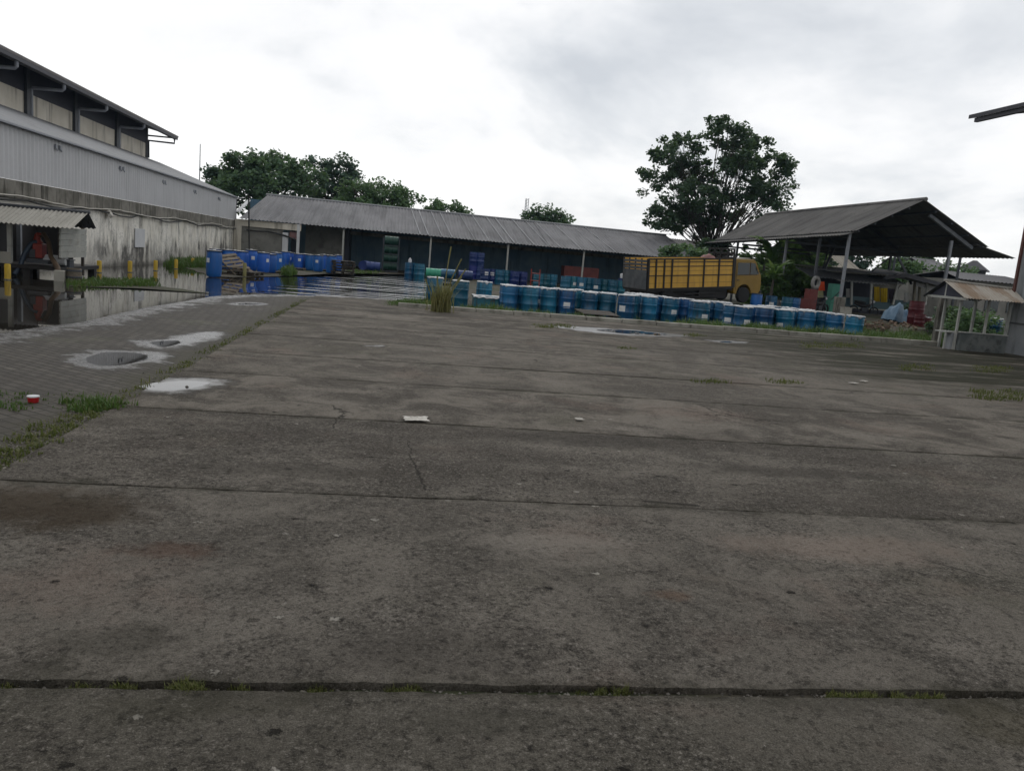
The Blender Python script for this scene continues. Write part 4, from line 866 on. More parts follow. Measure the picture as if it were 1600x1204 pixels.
# ------------------------------------------------------------------ drums stored at and under the shed
def lying(u, v, Y, mat, label, z=0.05, rz=0.0):
    p = AY(u, v, Y); r = thing('steel_drum', label, 'drum', (p.x - math.cos(rz) * DH / 2, p.y - math.sin(rz) * DH / 2, z + DR)); part_from(DRUM_ME[mat], 'body', r); r.rotation_euler = (0, R_(90), rz); return r
lying(570, 417, 53.0, 'drum_navy', 'dark blue drum lying on its side left of the bright blue lying drum', .06, R_(75))
lying(583, 418, 52.6, 'drum_navy', 'bright blue drum lying on its side left of the green drum rack')
lying(677, 428, 47.5, 'green_bright', 'light green drum lying on its side behind the teal kerb drum'); lying(700, 427, 49.0, 'drum', 'blue drum lying on its side right of the light green drum'); lying(727, 430, 49.0, 'drum_navy', 'purple blue drum lying on its side before the stacked navy drums')
pk = AY(610, 410, 54.0); rk = thing('drum_rack', 'tall dark steel rack holding four green drums under the shed', 'rack', (pk.x, 54.0, .05))
for sx in (-.52, .52):
    for sy in (-.3, .3): MB().box((sx, sy, 1.15), (.06, .06, 2.3)).build('post', 'darksteel', rk)
for j in range(4): MB().box((0, -.3, .04 + j * .56), (1.04, .05, .05)).box((0, .3, .04 + j * .56), (1.04, .05, .05)).build('shelf_rail', 'darksteel', rk)
for j in range(4): lying(610, 410, 54.0, 'drum_green', f'dark green drum lying in the rack under the shed, {ORD[j]} from the floor', .075 + j * .56 + .05)
def stand(u, v, Y, mat, label, z=0.05, cover=None, lab=None): p = AY(u, v, Y); return drum(p.x, Y, z, label, mat, cover, lab, 'drums stored at the shed', simple=True)
stand(640, 430, 45.0, 'drum', 'blue steel drum left of a pair standing in the rippled water', .0); stand(655, 430, 44.6, 'drum_teal', 'teal steel drum right of a pair standing in the rippled water', .0)
p = AY(641, 411, 45); tag(MB().lathe([(.07, 0), (.09, .02), (.09, .18), (.04, .24), (.03, .28)], 12).build('plastic_jug', 'board', smooth=40), 'white jug standing on the blue drum in the rippled water', 'jug').location = (p.x - .02, 45, DH)
for i, (u, zz) in enumerate(((739, 0), (739, 1), (749, 0), (749, 1))): stand(u, 420, 53.0, 'drum_navy', f"navy drum, {'lower' if zz == 0 else 'upper'} of the {'left' if u == 739 else 'right'} two-high stack under the shed", .05 + zz * .89)
for i, (u, m, lb) in enumerate(((758, 'drum_navy', (.6, .3)), (770, 'drum_navy', (.6, -.1)), (781, 'drum_teal', None), (791, 'drum_teal', None), (804, 'drum_navy', None), (817, 'drum_navy', None))):
    stand(u, 430, 47.5 + .3 * (i % 2), m, f"{'teal' if m == 'drum_teal' else 'navy'} drum{' with a white sticker' if lb else ''}, {ORD[i]} from left of six before the shed wall", .0, None, lb)
for i, u in enumerate((841, 852, 863)): stand(u, 436, 46.0 + .2 * i, 'drum_teal', f'teal drum, {ORD[i]} from left of three beside the red hand truck', .0)
for i, (u, lb) in enumerate(((884, None), (896, (.5, .4)), (908, (.5, .1)), (920, None), (932, (.4, 0)), (945, None), (958, None), (970, None))): stand(u, 440, 44.5 + .25 * (i % 2), 'drum_teal', f"teal drum{' with a white sticker' if lb else ''}, {ORD[i]} from left in the row left of the truck", .0, None, lb)
for i, u in enumerate((890, 902, 914, 926, 938, 951)): stand(u, 438, 45.6, 'drum_teal', f'teal drum, {ORD[i]} from left in the second row left of the truck', .0)
p = AY(836, 440, 43.5); ht = thing('hand_truck', 'red steel hand truck standing among the teal drums', 'hand truck', (p.x, 43.5, 0))
MB().tube([(-.24, 0, .1), (-.24, .05, 1.15)], .03, 8).tube([(.24, 0, .1), (.24, .05, 1.15)], .03, 8).tube([(-.24, .02, .5), (.24, .02, .5)], .025, 8).tube([(-.24, .04, .9), (.24, .04, .9)], .025, 8).build('frame', 'red', ht); MB().box((0, -.1, .1), (.5, .3, .02)).build('toe_plate', 'red', ht)
for sx in (-.28, .28): MB().lathe([(.04, -.03), (.11, -.03), (.11, .03), (.04, .03)], 14, True, rotm(0, R_(90), 0)).build('wheel', 'rubber', ht).location = (sx, .1, .11)
p = AY(972, 433, 52); tag(MB().lathe([(.1, 0), (.14, .02), (.15, .26), (.13, .3), (.05, .33)], 14).build('white_bucket', 'board', smooth=40), 'small white bucket on a dark drum under the shed beside the truck', 'bucket').location = (p.x, 52, DH + .05)
stand(972, 440, 52.0, 'drum_navy', 'dark drum under the shed beside the truck, with a white bucket on top')
p = AY(905, 425, 57.5); ro = thing('tank_trailer', 'rusty red brown box container at the back of the shed', 'container', (p.x, 57.3, .05)); MB().box((0, 0, .75), (2.6, 1.2, 1.3)).build('box', 'redbrown', ro, bevel=.03); MB().box((-.9, 0, .06), (.12, 1.2, .12)).box((.9, 0, .06), (.12, 1.2, .12)).build('skid', 'darksteel', ro)

# ------------------------------------------------------------------ yellow stake truck
tr = thing('truck', 'yellow stake bed truck with black framed sides parked behind the blue drums', 'truck', (11.72, 36.0, -.1)); tr.rotation_euler = (0, R_(-4.7), R_(18))
BL, BWd, BZ, BT = 5.15, 2.0, .8, 2.24
def bed_side(y, sgn):
    b = MB()
    Hh = BT - BZ
    b.box((BL / 2, y, BZ + Hh * .365), (BL - .02, .03, Hh * .73)).box((BL / 2, y, BZ + Hh * .81), (BL - .02, .025, Hh * .11)).box((BL / 2, y, BZ + Hh * .945), (BL - .02, .025, Hh * .09))
    s = b.build('bed_side', 'truck_yellow', tr)
    f = MB()
    for fr in (0.006, .088, .18, .268, .46, .64, .82, .994): f.box((BL * fr, y + sgn * .035, BZ + Hh / 2), (.075, .05, Hh))
    f.box((BL / 2, y + sgn * .036, BT - .01), (BL, .06, .05)).box((BL / 2, y + sgn * .03, BZ + Hh * .45), (BL, .04, .035)).box((BL / 2, y + sgn * .036, BZ + .03), (BL, .06, .07))
    f.box((BL / 2, y + sgn * .012, BZ + Hh * .885), (BL, .03, .04)).box((BL / 2, y + sgn * .012, BZ + Hh * .745), (BL, .03, .04))
    f.build('frame', 'black', s)
    g = MB()
    for k in (.2, .6): g.box((BL / 2, y + sgn * .0165, BZ + Hh * k), (BL - .05, .003, .012))
    g.build('board_joint', 'darkwood', s)
bed_side(0, -1); bed_side(BWd, 1)
MB().box((BL / 2, BWd / 2, BZ - .05), (BL, BWd, .1)).build('bed_floor', 'black', tr)
tg = MB().box((-.02, BWd / 2, BZ + .46), (.05, BWd - .08, .9)).build('tailgate', 'plank_grey', tr)
mb = MB()
for k in range(3): mb.box((-.03, BWd / 2, BZ + 1.0 + k * .16), (.04, BWd - .1, .11))
mb.build('tail_slat', 'plank_grey', tr)
mb = MB()
for y in (.03, .5, 1.0, 1.5, 1.97): mb.box((-.005, y, BZ + .72), (.05, .06, 1.44))
mb.build('tail_frame', 'black', tr)
mb = MB()
for y in (.05, .5, 1.0, 1.5, 1.95): mb.box((BL + .05, y, BZ + .95), (.07, .08, 1.9))
for z in (.3, .8, 1.3, 1.65, 1.88): mb.box((BL + .05, BWd / 2, BZ + z), (.05, BWd, .08))
mb.build('headboard', 'black', tr)
MB().box((BL + .14, 1.0, BZ + .75), (.14, 1.9, 1.5)).box((BL + .12, 1.0, BZ + 1.62), (.06, 1.5, .2)).build('bulkhead', 'black', tr)
MB().box((3.3, .62, .58), (6.6, .09, .2)).box((3.3, 1.38, .58), (6.6, .09, .2)).box((2.7, 1, .52), (4.6, 1.5, .5)).box((2.6, 1, .55), (.4, 1.5, .3)).box((3.6, .25, .55), (.9, .35, .35)).build('chassis_and_shade_fill', 'black', tr)  # rails plus a large black box added as the shade under the bed
MB().box((3.3, .02, .55), (2.2, .03, .06)).box((3.3, .02, .4), (2.2, .03, .06)).build('side_guard', 'black', tr)
def wheel(x, y, dual=False):
    wd = .24 if not dual else .48; mt = rotm(R_(90), 0, 0)
    w_ = MB().lathe([(.2, -wd / 2), (.36, -wd / 2), (.39, -wd / 2 + .05), (.39, wd / 2 - .05), (.36, wd / 2), (.2, wd / 2)], 26, True, mt).build('wheel', 'rubber', tr, smooth=40); w_.location = (x, y, .39)
    MB().lathe([(.05, -wd / 2 - .03), (.09, -wd / 2 - .02), (.2, -wd / 2 - .005), (.21, -wd / 2 + .01)], 18, True, mt).build('rim', 'darksteel', w_, smooth=40)
wheel(1.25, .27, True); wheel(1.25, 1.73, True); 
CX0 = BL + .2
wheel(CX0 + .68, .2); wheel(CX0 + .68, 1.8)
arch = [(CX0 + .68 + .47 * math.cos(a), .45 + .47 * math.sin(a)) for a in [math.pi - math.pi * k / 12 for k in range(13)]]
prof = [(CX0, .5)] + [(max(CX0 + .14, x), z) for x, z in arch] + [(CX0 + 1.62, .45), (CX0 + 1.76, .55), (CX0 + 1.8, .9), (CX0 + 1.76, 1.36), (CX0 + 1.4, 2.05), (CX0 + 1.25, 2.16), (CX0 + .12, 2.2), (CX0, 2.1)]
def rev(p): return [(x, .12, z) for x, z in p]
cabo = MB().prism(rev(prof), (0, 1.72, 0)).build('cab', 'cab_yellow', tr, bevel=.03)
win = [(CX0 + .2, 1.42), (CX0 + .98, 1.42), (CX0 + .98, 2.0), (CX0 + .2, 2.02)]
vent = [(CX0 + 1.03, 1.42), (CX0 + 1.6, 1.42), (CX0 + 1.32, 1.97), (CX0 + 1.03, 2.0)]
for y, e in ((.112, .012), (1.836, .012)):
    MB().prism([(x, y, z) for x, z in win], (0, e, 0)).prism([(x, y, z) for x, z in vent], (0, e, 0)).build('side_window', 'glass', cabo)
    yo = y - .003 if y < 1 else y + e + .001
    MB().box((CX0 + .13, yo, 1.35), (.012, .006, 1.3)).box((CX0 + 1.02, yo, 1.72), (.03, .012, .6)).box((CX0 + .8, yo, 1.40), (1.35, .008, .02)).build('door_seam', 'black', cabo)
    MB().box((CX0 + .27, yo, 1.15), (.14, .03, .04)).build('door_handle', 'black', cabo)
MB().prism([(CX0 + 1.755, .22, 1.4), (CX0 + 1.755, 1.74, 1.4), (CX0 + 1.415, 1.7, 2.05), (CX0 + 1.415, .26, 2.05)], (.018, 0, .009)).build('windscreen', 'glass', cabo)
MB().box((CX0 + 1.79, 1, .52), (.12, 1.78, .16)).build('bumper', 'black', tr)
for y in (.32, 1.64): MB().lathe([(.09, 0), (.09, .03), (.05, .05)], 14, True, rotm(0, R_(90), 0)).build('headlight', 'board', tr).location = (CX0 + 1.79, y, .85)
MB().tube([(CX0 + 1.5, .12, 1.5), (CX0 + 1.68, -.12, 1.6), (CX0 + 1.68, -.12, 1.9)], .015, 6).box((CX0 + 1.68, -.13, 1.75), (.03, .14, .26)).build('mirror', 'black', tr)
MB().box((CX0 + .6, 1, 2.21), (1.0, 1.5, .04)).build('roof_panel', 'ply', cabo)
rampz = [(10.2, 35.2), (19.5, 38.0), (18.9, 40.6), (9.6, 38.2)]
mb = MB().add([(10.2, 35.3, -.08), (19.2, 37.9, -.08), (18.4, 41, -.08), (9.5, 38.4, -.08), (17.2, 37.9, .3), (18.6, 38.3, .3), (18.0, 40.4, .3), (16.6, 40.0, .3)], [(0, 1, 5, 4), (1, 2, 6, 5), (2, 3, 7, 6), (3, 0, 4, 7), (4, 5, 6, 7)])
tag(mb.build('dirt_ramp', 'soil'), kind='structure')
p = AY(1125, 399, 37.6); bo = MB()
vs = []; fs = []
for j in range(9):
    for i in range(13):
        x = -.5 + i / 12; y = -.35 + .7 * j / 8; d = max(0, 1 - (x / .5) ** 2) * max(0, 1 - (y / .35) ** 2); vs.append((x, y, .32 * d ** .5 * (1 + .7 * mnoise.noise((x * 5, y * 5, 3)))))
fs = [(j * 13 + i, j * 13 + i + 1, (j + 1) * 13 + i + 1, (j + 1) * 13 + i) for j in range(8) for i in range(12)]
ob = tag(MB().add(vs, fs).build('cloth_bundle', 'cloth_pink', smooth=60), 'faded pink cloth bundle heaped on top of the truck load bed', 'bundle'); ob.location = (15.4, 38.3, 2.47); ob.scale = (.7, .7, .55)
p = AY(1178, 475, 36.5); o = thing('plastic_barrel', 'upright bright blue barrel standing just in front of the truck bumper', 'barrel', (p.x + .1, 36.5, .05)); part_from(BAR_ME, 'body', o); part_from(RING_ME, 'lid_ring', o)

# ------------------------------------------------------------------ open pavilion
pv = thing('pavilion', 'large open sided pavilion with old brown corrugated gable roof on grey steel posts', 'pavilion', (26, 46, 0)); bpy.context.view_layer.update()
YN, YF = 37.5, 56.0
eL = AY(1338, 360, YN); ap = AY(1445, 312, YN); eR = AY(1545, 386, YN); e2 = AY(1587, 403.5, YN)
eLf = Vector((eL.x + .1, YF, eL.z - .28)); apf = Vector((ap.x, YF - .8, ap.z)); eRf = Vector((eR.x, YF, eR.z - .1)); e2f = Vector((e2.x - .5, YF - 2, e2.z))
apart(MB().corr(eL.lerp(eLf, 0), eLf, ap, apf, .3, .035, .015, per=8, jag=.012), 'roof_left', 'pavroof', pv)
apart(MB().corr(eR, eRf, ap + Vector((0, 0, .01)), apf + Vector((0, 0, .01)), .3, .03, .015), 'roof_right', 'pavroof', pv)
apart(MB().corr(e2, e2f, eR + Vector((-.5, .2, .08)), eRf + Vector((-.5, 0, .08)), .3, .03, .015), 'roof_lean_to', 'pavroof', pv)
apart(MB().corr(eL + Vector((-.55, .25, -.26)), eLf + Vector((-.75, 0.6, -.25)), eL + Vector((.3, .25, -.03)), eLf + Vector((.3, .6, -.02)), .3, .03, .015, jag=.05), 'roof_eave_strip', 'pavroof', pv)
apart(MB().tube([ap + Vector((0, -.1, .02)), ap.lerp(apf, .62) + Vector((0, 0, .04)), apf + Vector((0, 0, .02))], .11, 8), 'ridge_cap', 'pavroof', pv)
def und(t, x0=eL, x1=ap): return x0.lerp(x1, t)
mb = MB()
for t in (.06, .3, .55, .8): a = eL.lerp(ap, t); b_ = eLf.lerp(apf, t); mb.bar(a - Vector((0, -.1, .12)), b_ - Vector((0, .2, .12)), .09)
for t in (.06, .3, .55, .8): a = eR.lerp(ap, t); b_ = eRf.lerp(apf, t); mb.bar(a - Vector((0, -.1, .12)), b_ - Vector((0, .2, .12)), .09)
apart(mb, 'purlin', 'darksteel', pv)
for i, fy in enumerate((.6, 7.0, 13.4, 17.6)):
    t = fy / (YF - YN); A = eL.lerp(eLf, t); P = ap.lerp(apf, t); B_ = eR.lerp(eRf, t); dn = Vector((0, 0, -.25))
    if i: apart(MB().bar(A + dn, P + dn, .14), 'rafter', 'darksteel', pv)
    q = B_.lerp(P, .83) if i == 0 else P
    apart(MB().bar((B_ + dn * 1.4).lerp(P + dn, .12), (B_ + dn * 1.4).lerp(P + dn, .8), .16), 'rafter', 'steel' if i == 0 else 'darksteel', pv)
    apart(MB().bar(A + dn * 1.6, B_ + dn * 1.6 + Vector((0, 0, (A - B_).z)), .12), 'tie_beam', 'darksteel', pv) if i else None
for i, (x, y, top) in enumerate([(eL.x - .02, YN + .5, eL.z - .1)] + [(eL.x + .02, yy, eL.z - .3) for yy in (AX(1280, 380, eL.x).y, AX(1229, 378, eL.x).y, 51.5, 55.3)]):
    apart(MB().bar((x, y, -.07), (x, y, top), .13 if i == 0 else .12), 'post', 'steel' if i in (0, 2) else 'darksteel', pv)
    if i == 0: apart(MB().box((x, y, .5), (.42, .42, 1.2)).box((x, y, .05), (.6, .6, .3)), 'footing', 'beam', pv, bevel=.02)
pr = AY(1487, 376, YN + .5)
apart(MB().bar((pr.x, YN + .5, 0), (pr.x, YN + .5, pr.z), .13), 'post', 'steel', pv)
for u, Y in ((1393, 47.5), (1502, 47.5), (1400, 55)):
    q = AY(u, 395, Y); apart(MB().bar((q.x, Y, 0), (q.x, Y, 4.6), .12), 'post', 'darksteel', pv)
q = AY(1393, 440, 47.5); apart(MB().bar((q.x, 47.5, 4.1), (q.x + 1.3, 47.3, 2.2), .12).bar((q.x, 47.5, 4.1), (q.x - 1.6, 47.5, 2.7), .07), 'brace', 'darksteel', pv)
q = AY(1273, 420, 44); apart(MB().bar((q.x, 44, q.z), (AY(1405, 428, 46).x, 46, AY(1405, 428, 46).z), .1), 'rail', 'darksteel', pv)
q = AY(1303, 388, 46); q2 = AY(1288, 421, 44.3); apart(MB().bar(q, q2, .14).bar(q + Vector((-.35, 0, 0)), q2 + Vector((-.1, 0, 0)), .08), 'brace', 'darksteel', pv)
apart(MB().bar((eL.x, YN + .6, eL.z - .22), (eLf.x, YF - .2, eLf.z - .2), .12), 'eave_beam', 'darksteel', pv)

# ------------------------------------------------------------------ small gate hut and right building
ht = thing('gate_hut', 'small hut with rust stained sheet roof on thin pale posts beside the right building', 'hut', (17.6, 22.1, 0)); bpy.context.view_layer.update()
xg = 16.5; fl = AX(1508, 465.5, xg); hp = AX(1476, 438.5, xg); bl = AX(1441, 462, xg); fr = AY(1604, 473.5, fl.y); hr = AY(1584, 452.5, hp.y)
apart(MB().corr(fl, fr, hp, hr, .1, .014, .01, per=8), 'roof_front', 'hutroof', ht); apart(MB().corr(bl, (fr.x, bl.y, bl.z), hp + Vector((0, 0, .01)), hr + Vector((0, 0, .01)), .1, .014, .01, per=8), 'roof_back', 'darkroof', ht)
apart(MB().tube([hp + Vector((-.02, 0, .02)), hr + Vector((0, 0, .02))], .035, 8), 'ridge_cap', 'smallroof', ht)
apart(MB().bar((xg + .12, fl.y + .05, fl.z - .03), (xg + .12, bl.y - .05, bl.z + .03), .07).bar((xg + .12, hp.y, fl.z), (xg + .12, hp.y, hp.z - .02), .05), 'gable_beam', 'palepost', ht)
apart(MB().prism([(xg + .1, fl.y + .25, fl.z + .02), (xg + .1, bl.y - .25, bl.z + .06), (xg + .1, hp.y, hp.z - .05)], (.03, 0, 0)), 'gable_board', 'navy', ht)
for u, Y, wd in ((1473, 22.9, .07), (1497, 21.62, .06), (1541, 21.62, .06), (1466, 23.3, .15), (1520, 22.9, .07), (1575, 21.7, .07)):
    q = AY(u, 500, Y); apart(MB().bar((q.x, Y, -.02), (q.x + .0, Y, 1.6), wd), 'post', 'palepost' if wd < .1 else 'beam', ht)
c0 = AY(1497, 535, 21.5); c1 = AY(1568, 545, 21.5)
apart(MB().box(((c0.x + c1.x) / 2, 21.5, .27), (c1.x - c0.x, .12, .56)), 'low_wall', 'mould_wall', ht)
apart(MB().box(((c0.x + c1.x) / 2, 21.5, .565), (c1.x - c0.x + .04, .16, .03)), 'wall_cap', 'palepost', ht)
q = AY(1479, 530, 21.9); tb = thing('desk', 'small grey desk with panel side in front of the gate hut', 'desk', (q.x, 21.9, 0)); MB().box((0, 0, .53), (.52, .5, .04)).build('top', 'palepost', tb); MB().box((.1, -.1, .25), (.3, .3, .5)).build('cabinet', 'rightwall', tb)
for sx in (-.23, .23): MB().box((sx, -.22, .25), (.04, .04, .51)).build('leg', 'palepost', tb)
rb = thing('right_building', 'pale blue grey building wall with rust brown corner trim at the right edge', 'building', (21, 15, 0)); bpy.context.view_layer.update()
XR = 18.82; yc = AX(1569, 551, XR).y
apart(MB().box((XR + 3, yc - 8.5, 3.6), (6, 17, 7.4)), 'wall', 'rightwall', rb)
apart(MB().box((XR - .03, yc + .03, 4.55), (.07, .08, 5.5)), 'corner_trim', 'rust_trim', rb)
apart(MB().box((XR - .01, yc - 8.5, .95), (.03, 17, .05)), 'wall_ledge', 'clad_dark', rb)
et = AX(1513, 186, 17.5); apart(MB().prism([(17.5, et.y, et.z), (17.5, et.y, et.z + .12), (24.5, et.y, et.z + 1.9), (24.5, et.y, et.z + 1.78)], (0, -22, 0)), 'roof', 'darkroof', rb)
apart(MB().box((17.62, et.y - 11.2, et.z - .06), (.12, 22, .12)), 'gutter', 'darkroof', rb); apart(MB().bar((17.7, et.y - 1.2, et.z + .0), (XR + .2, et.y - 1.2, et.z + .25), .1).bar((17.7, et.y - 4, et.z + .0), (XR + .2, et.y - 4, et.z + .25), .1), 'rafter', 'darkroof', rb)

# ------------------------------------------------------------------ workshop and clutter behind the pavilion
wk = thing('workshop_stall', 'low workshop stall with teal parapet and dark interior under layered grey roofs', 'stall', (30, 48, 0)); bpy.context.view_layer.update()
YW = 46.5
a = AY(1318, 470, YW); b_ = AY(1424, 470, YW)
apart(MB().box(((a.x + b_.x) / 2, YW, .75), (b_.x - a.x, .1, .75)), 'parapet', 'tealwall', wk)
apart(MB().box(((a.x + b_.x) / 2, YW - .15, .42), (b_.x - a.x, .5, .07)), 'bench', 'ply', wk)
apart(MB().box(((a.x + b_.x) / 2, YW + 3, 1.4), (b_.x - a.x + 1, .1, 2.8)), 'back_wall', 'navy', wk)
for (u0, v0, u1, v1, dz, dy, m) in ((1268, 432, 1416, 441, .55, 2.2, 'leanroof'), (1300, 424, 1414, 428, .35, 5, 'smallroof'), (1310, 438, 1390, 444, .3, 1.5, 'clad')):
    A = AY(u0, v0, YW - .4); B_ = AY(u1, v1, YW - .4); B_.z = A.z + (B_.z - A.z) * .3
    apart(MB().corr(A, B_, A + Vector((0, dy, dz)), B_ + Vector((0, dy, dz)), .25, .03, .02), 'roof', m, wk)
A = AY(1372, 432, YW); B_ = AY(1410, 436, YW); apart(MB().prism([AY(1364, 437, YW), AY(1405, 441, YW), AY(1403, 452, YW), AY(1364, 448, YW)], (0, .05, 0)), 'upper_board', 'plaster_grey', wk)
A = AY(1414, 426, YW - 1); apart(MB().prism([AY(1380, 437, YW - 1), AY(1415, 426, YW - 1), AY(1490, 447, YW - 1), AY(1488, 452, YW - 1), AY(1415, 433, YW - 1)], (0, 3, .2)), 'gable_roof', 'darkroof', wk)
apart(MB().prism([AY(1432, 441, YW), AY(1462, 448, YW), AY(1455, 452, YW), AY(1432, 447, YW)], (0, .04, 0)), 'awning', 'clad', wk)
for u0, u1 in ((1403, 1395), (1331, 1330), (1362, 1360), (1449, 1446)): apart(MB().bar(AY(u0, 441, YW - .2), AY(u1, 476, YW - .2), .11), 'post', 'palepost', wk)
for u in (1428, 1436): apart(MB().bar(AY(u + 2, 433, YW + .5), AY(u - 1, 480, YW + .5), .12), 'post', 'bark_pale', wk)
def hanging(u0, v0, u1, v1, Y, mat, label, name='hanging_cloth'):
    vs = []; fs = []; nx, nz = 14, 6; sd = u0 * .37
    for side in (0, 1):
        for j in range(nz + 1):
            for i in range(nx + 1):
                p = AY(u0 + (u1 - u0) * i / nx, v0 + (v1 - v0) * j / nz, Y); p.y += .05 * math.sin(i * 1.5 + sd) * (.4 + j / nz) + side * .012; vs.append(p)
    W = nx + 1; O = W * (nz + 1)
    for j in range(nz):
        for i in range(nx): q = (j * W + i, j * W + i + 1, (j + 1) * W + i + 1, (j + 1) * W + i); fs += [q, tuple(O + k for k in reversed(q))]
    return tag(MB().add(vs, fs).build(name, mat, smooth=60), label, 'cloth')
hanging(1366, 448, 1374, 471, YW - .1, 'cloth_yellow', 'narrow yellow cloth hanging in the workshop stall'); hanging(1376, 450, 1387, 472, YW - .1, 'cloth_yellow', 'wide yellow cloth hanging beside the narrow yellow cloth in the stall')
hanging(1388, 452, 1399, 474, YW - .05, 'cloth_dark', 'dark purple cloth hanging right of the yellow cloths'); hanging(1413, 457, 1419, 472, YW - .15, 'cloth_white', 'off white cloth hanging right of the leaning stall post'); hanging(1322, 451, 1328, 465, YW - .15, 'cloth_white', 'small grey white cloth hanging at the left end of the stall')
hanging(1280, 440, 1288, 454, 42.0, 'cloth_orange', 'bright orange cloth hanging left of the green cabinet'); hanging(1278.5, 454, 1286, 465, 42.05, 'cloth_cream', 'cream cloth hanging below the orange cloth')
p = AY(1301, 476, 42.5); cbn = thing('cabinet', 'tall light green metal cabinet with dark diagonal brace', 'cabinet', (p.x, 42.5, .1)); hh = AY(1301, 443, 42.5).z - .1
MB().box((0, 0, hh / 2), (.62, .5, hh)).build('body', 'green_cab', cbn, bevel=.02); MB().bar((-.29, -.27, hh * .45), (.3, -.27, hh * .85), .04).box((0, -.255, hh * .35), (.58, .02, .015)).build('brace', 'darksteel', cbn)
p = AY(1264, 482, 40.5); o = thing('steel_locker', 'tall red brown steel locker beside the pavilion post', 'locker', (p.x, 40.5, 0)); MB().box((0, 0, .68), (.5, .55, 1.36)).build('body', 'redbrown', o, bevel=.02); MB().box((0, -.285, .7), (.42, .02, 1.15)).build('door', 'redbrown', o); MB().box((.15, -.3, .75), (.03, .02, .12)).build('handle', 'darksteel', o)
p = AY(1252, 482, 40.1); o = thing('steel_box', 'low red brown steel box left of the tall red brown locker', 'box', (p.x - .02, 40.0, 0)); MB().box((0, 0, .4), (.45, .5, .8)).build('body', 'redbrown', o, bevel=.02); MB().box((0, 0, .815), (.49, .54, .03)).build('lid', 'redbrown', o)
p = AY(1265, 441, 41.2); o = thing('old_tyre', 'pale dusty tyre standing on top of the red brown locker', 'tyre', (p.x, 40.55, 1.36))
vs = []; fs = []
MB().lathe([(.2, -.07), (.3, -.09), (.36, -.05), (.37, 0), (.36, .05), (.3, .09), (.2, .07), (.19, 0), (.2, -.07)], 26, False, rotm(R_(90), 0, R_(25))).build('tread', 'tyre_dust', o, smooth=50).location = (0, 0, .37)
def moto(u, v, Y, rz, label):
    p = AY(u, v, Y); r = thing('motorcycle', label, 'motorcycle', (p.x, Y, .02), rz)
    for x in (-.6, .6):
        w_ = MB().lathe([(.22, -.04), (.27, -.05), (.29, 0), (.27, .05), (.22, .04), (.21, 0), (.22, -.04)], 20, False, rotm(R_(90), 0, 0)).lathe([(.02, -.04), (.06, -.03), (.06, .03), (.02, .04)], 10, True, rotm(R_(90), 0, 0)); 
        for k in range(6): w_.bar((.05 * math.cos(k * 1.05), 0, .05 * math.sin(k * 1.05)), (.22 * math.cos(k * 1.05), 0, .22 * math.sin(k * 1.05)), .015)
        w_.build('wheel', 'rubber', r, smooth=40).location = (x, 0, .29)
    MB().tube([(.6, 0, .29), (.48, 0, .75), (.42, 0, .98)], .04, 8).tube([(-.6, 0, .29), (-.15, 0, .36), (.2, 0, .4), (.45, 0, .78)], .05, 8).box((0, 0, .36), (.32, .24, .26)).build('frame', 'darksteel', r)
    MB().tube([(.35, 0, .7), (.1, 0, .58), (-.2, 0, .6), (-.62, 0, .72)], [.05, .1, .12, .06], 10).build('bodywork', 'black', r, smooth=50); MB().tube([(.08, 0, .76), (-.2, 0, .78), (-.6, 0, .83)], [.05, .11, .06], 10).build('seat', 'rubber', r, smooth=50)
    MB().tube([(.36, -.33, 1.0), (.42, -.1, .99), (.42, .1, .99), (.36, .33, 1.0)], .018, 8).build('handlebar', 'steel', r); MB().lathe([(.02, .1), (.07, .08), (.08, 0), (.04, -.04)], 12, True, rotm(0, R_(90), 0)).build('headlight', 'board', r).location = (.5, 0, .88)
moto(1279, 482, 41.3, R_(25), 'dark motorcycle parked between the red brown locker and the green cabinet'); moto(1349, 487, 44.8, R_(-15), 'dark motorcycle parked in front of the teal stall parapet')
p = AY(1321, 490, 37.2); tag(MB().box((p.x, 37.2, .26), (.42, .4, .66)).box((p.x, 37.2, .6), (.46, .44, .03)).build('white_crate', 'ply', bevel=.02), 'pale boxy crate beside the front pavilion footing', 'crate')
for i, (u, m) in enumerate(((1205, 'drum'), (1230, 'drum_teal'), (1242, 'drum'))): p = AY(u, 470, 39.5); drum(p.x, 39.5, -.05, ['dark blue drum with a white sticker left of the pavilion side post', 'teal blue drum right of the pavilion side post', 'blue drum touching the low red brown box'][i], m, None, (.5, .1) if i == 0 else None, simple=True)
# blue tarp heap
tv = []; tf = []
for j in range(17):
    for i in range(17):
        x = i / 8 - 1; y = j / 8 - 1; d = max(0, 1 - max(abs(x), abs(y)) ** 2.2); tv.append((x * .5, y * .4, .72 * d ** .6 * (.8 + .45 * mnoise.noise((x * 1.7, y * 1.7, 4))) + .05 * mnoise.noise((x * 6, y * 6, 2))))
tf = [(j * 17 + i, j * 17 + i + 1, (j + 1) * 17 + i + 1, (j + 1) * 17 + i) for j in range(16) for i in range(16)]
p = AY(1398, 502, 33.5); tv = [(a_ * 1.1, b_, c_ * 1.45) for a_, b_, c_ in tv]
o = tag(MB().add(tv, tf).build('tarp_heap', 'tarp', smooth=35), 'crumpled light blue tarp heap on the earth bank before the stall', 'tarp'); o.location = (p.x, 33.5, p.z - .05); o.rotation_euler = (0, R_(14), .3)
TZ = p.z - .08
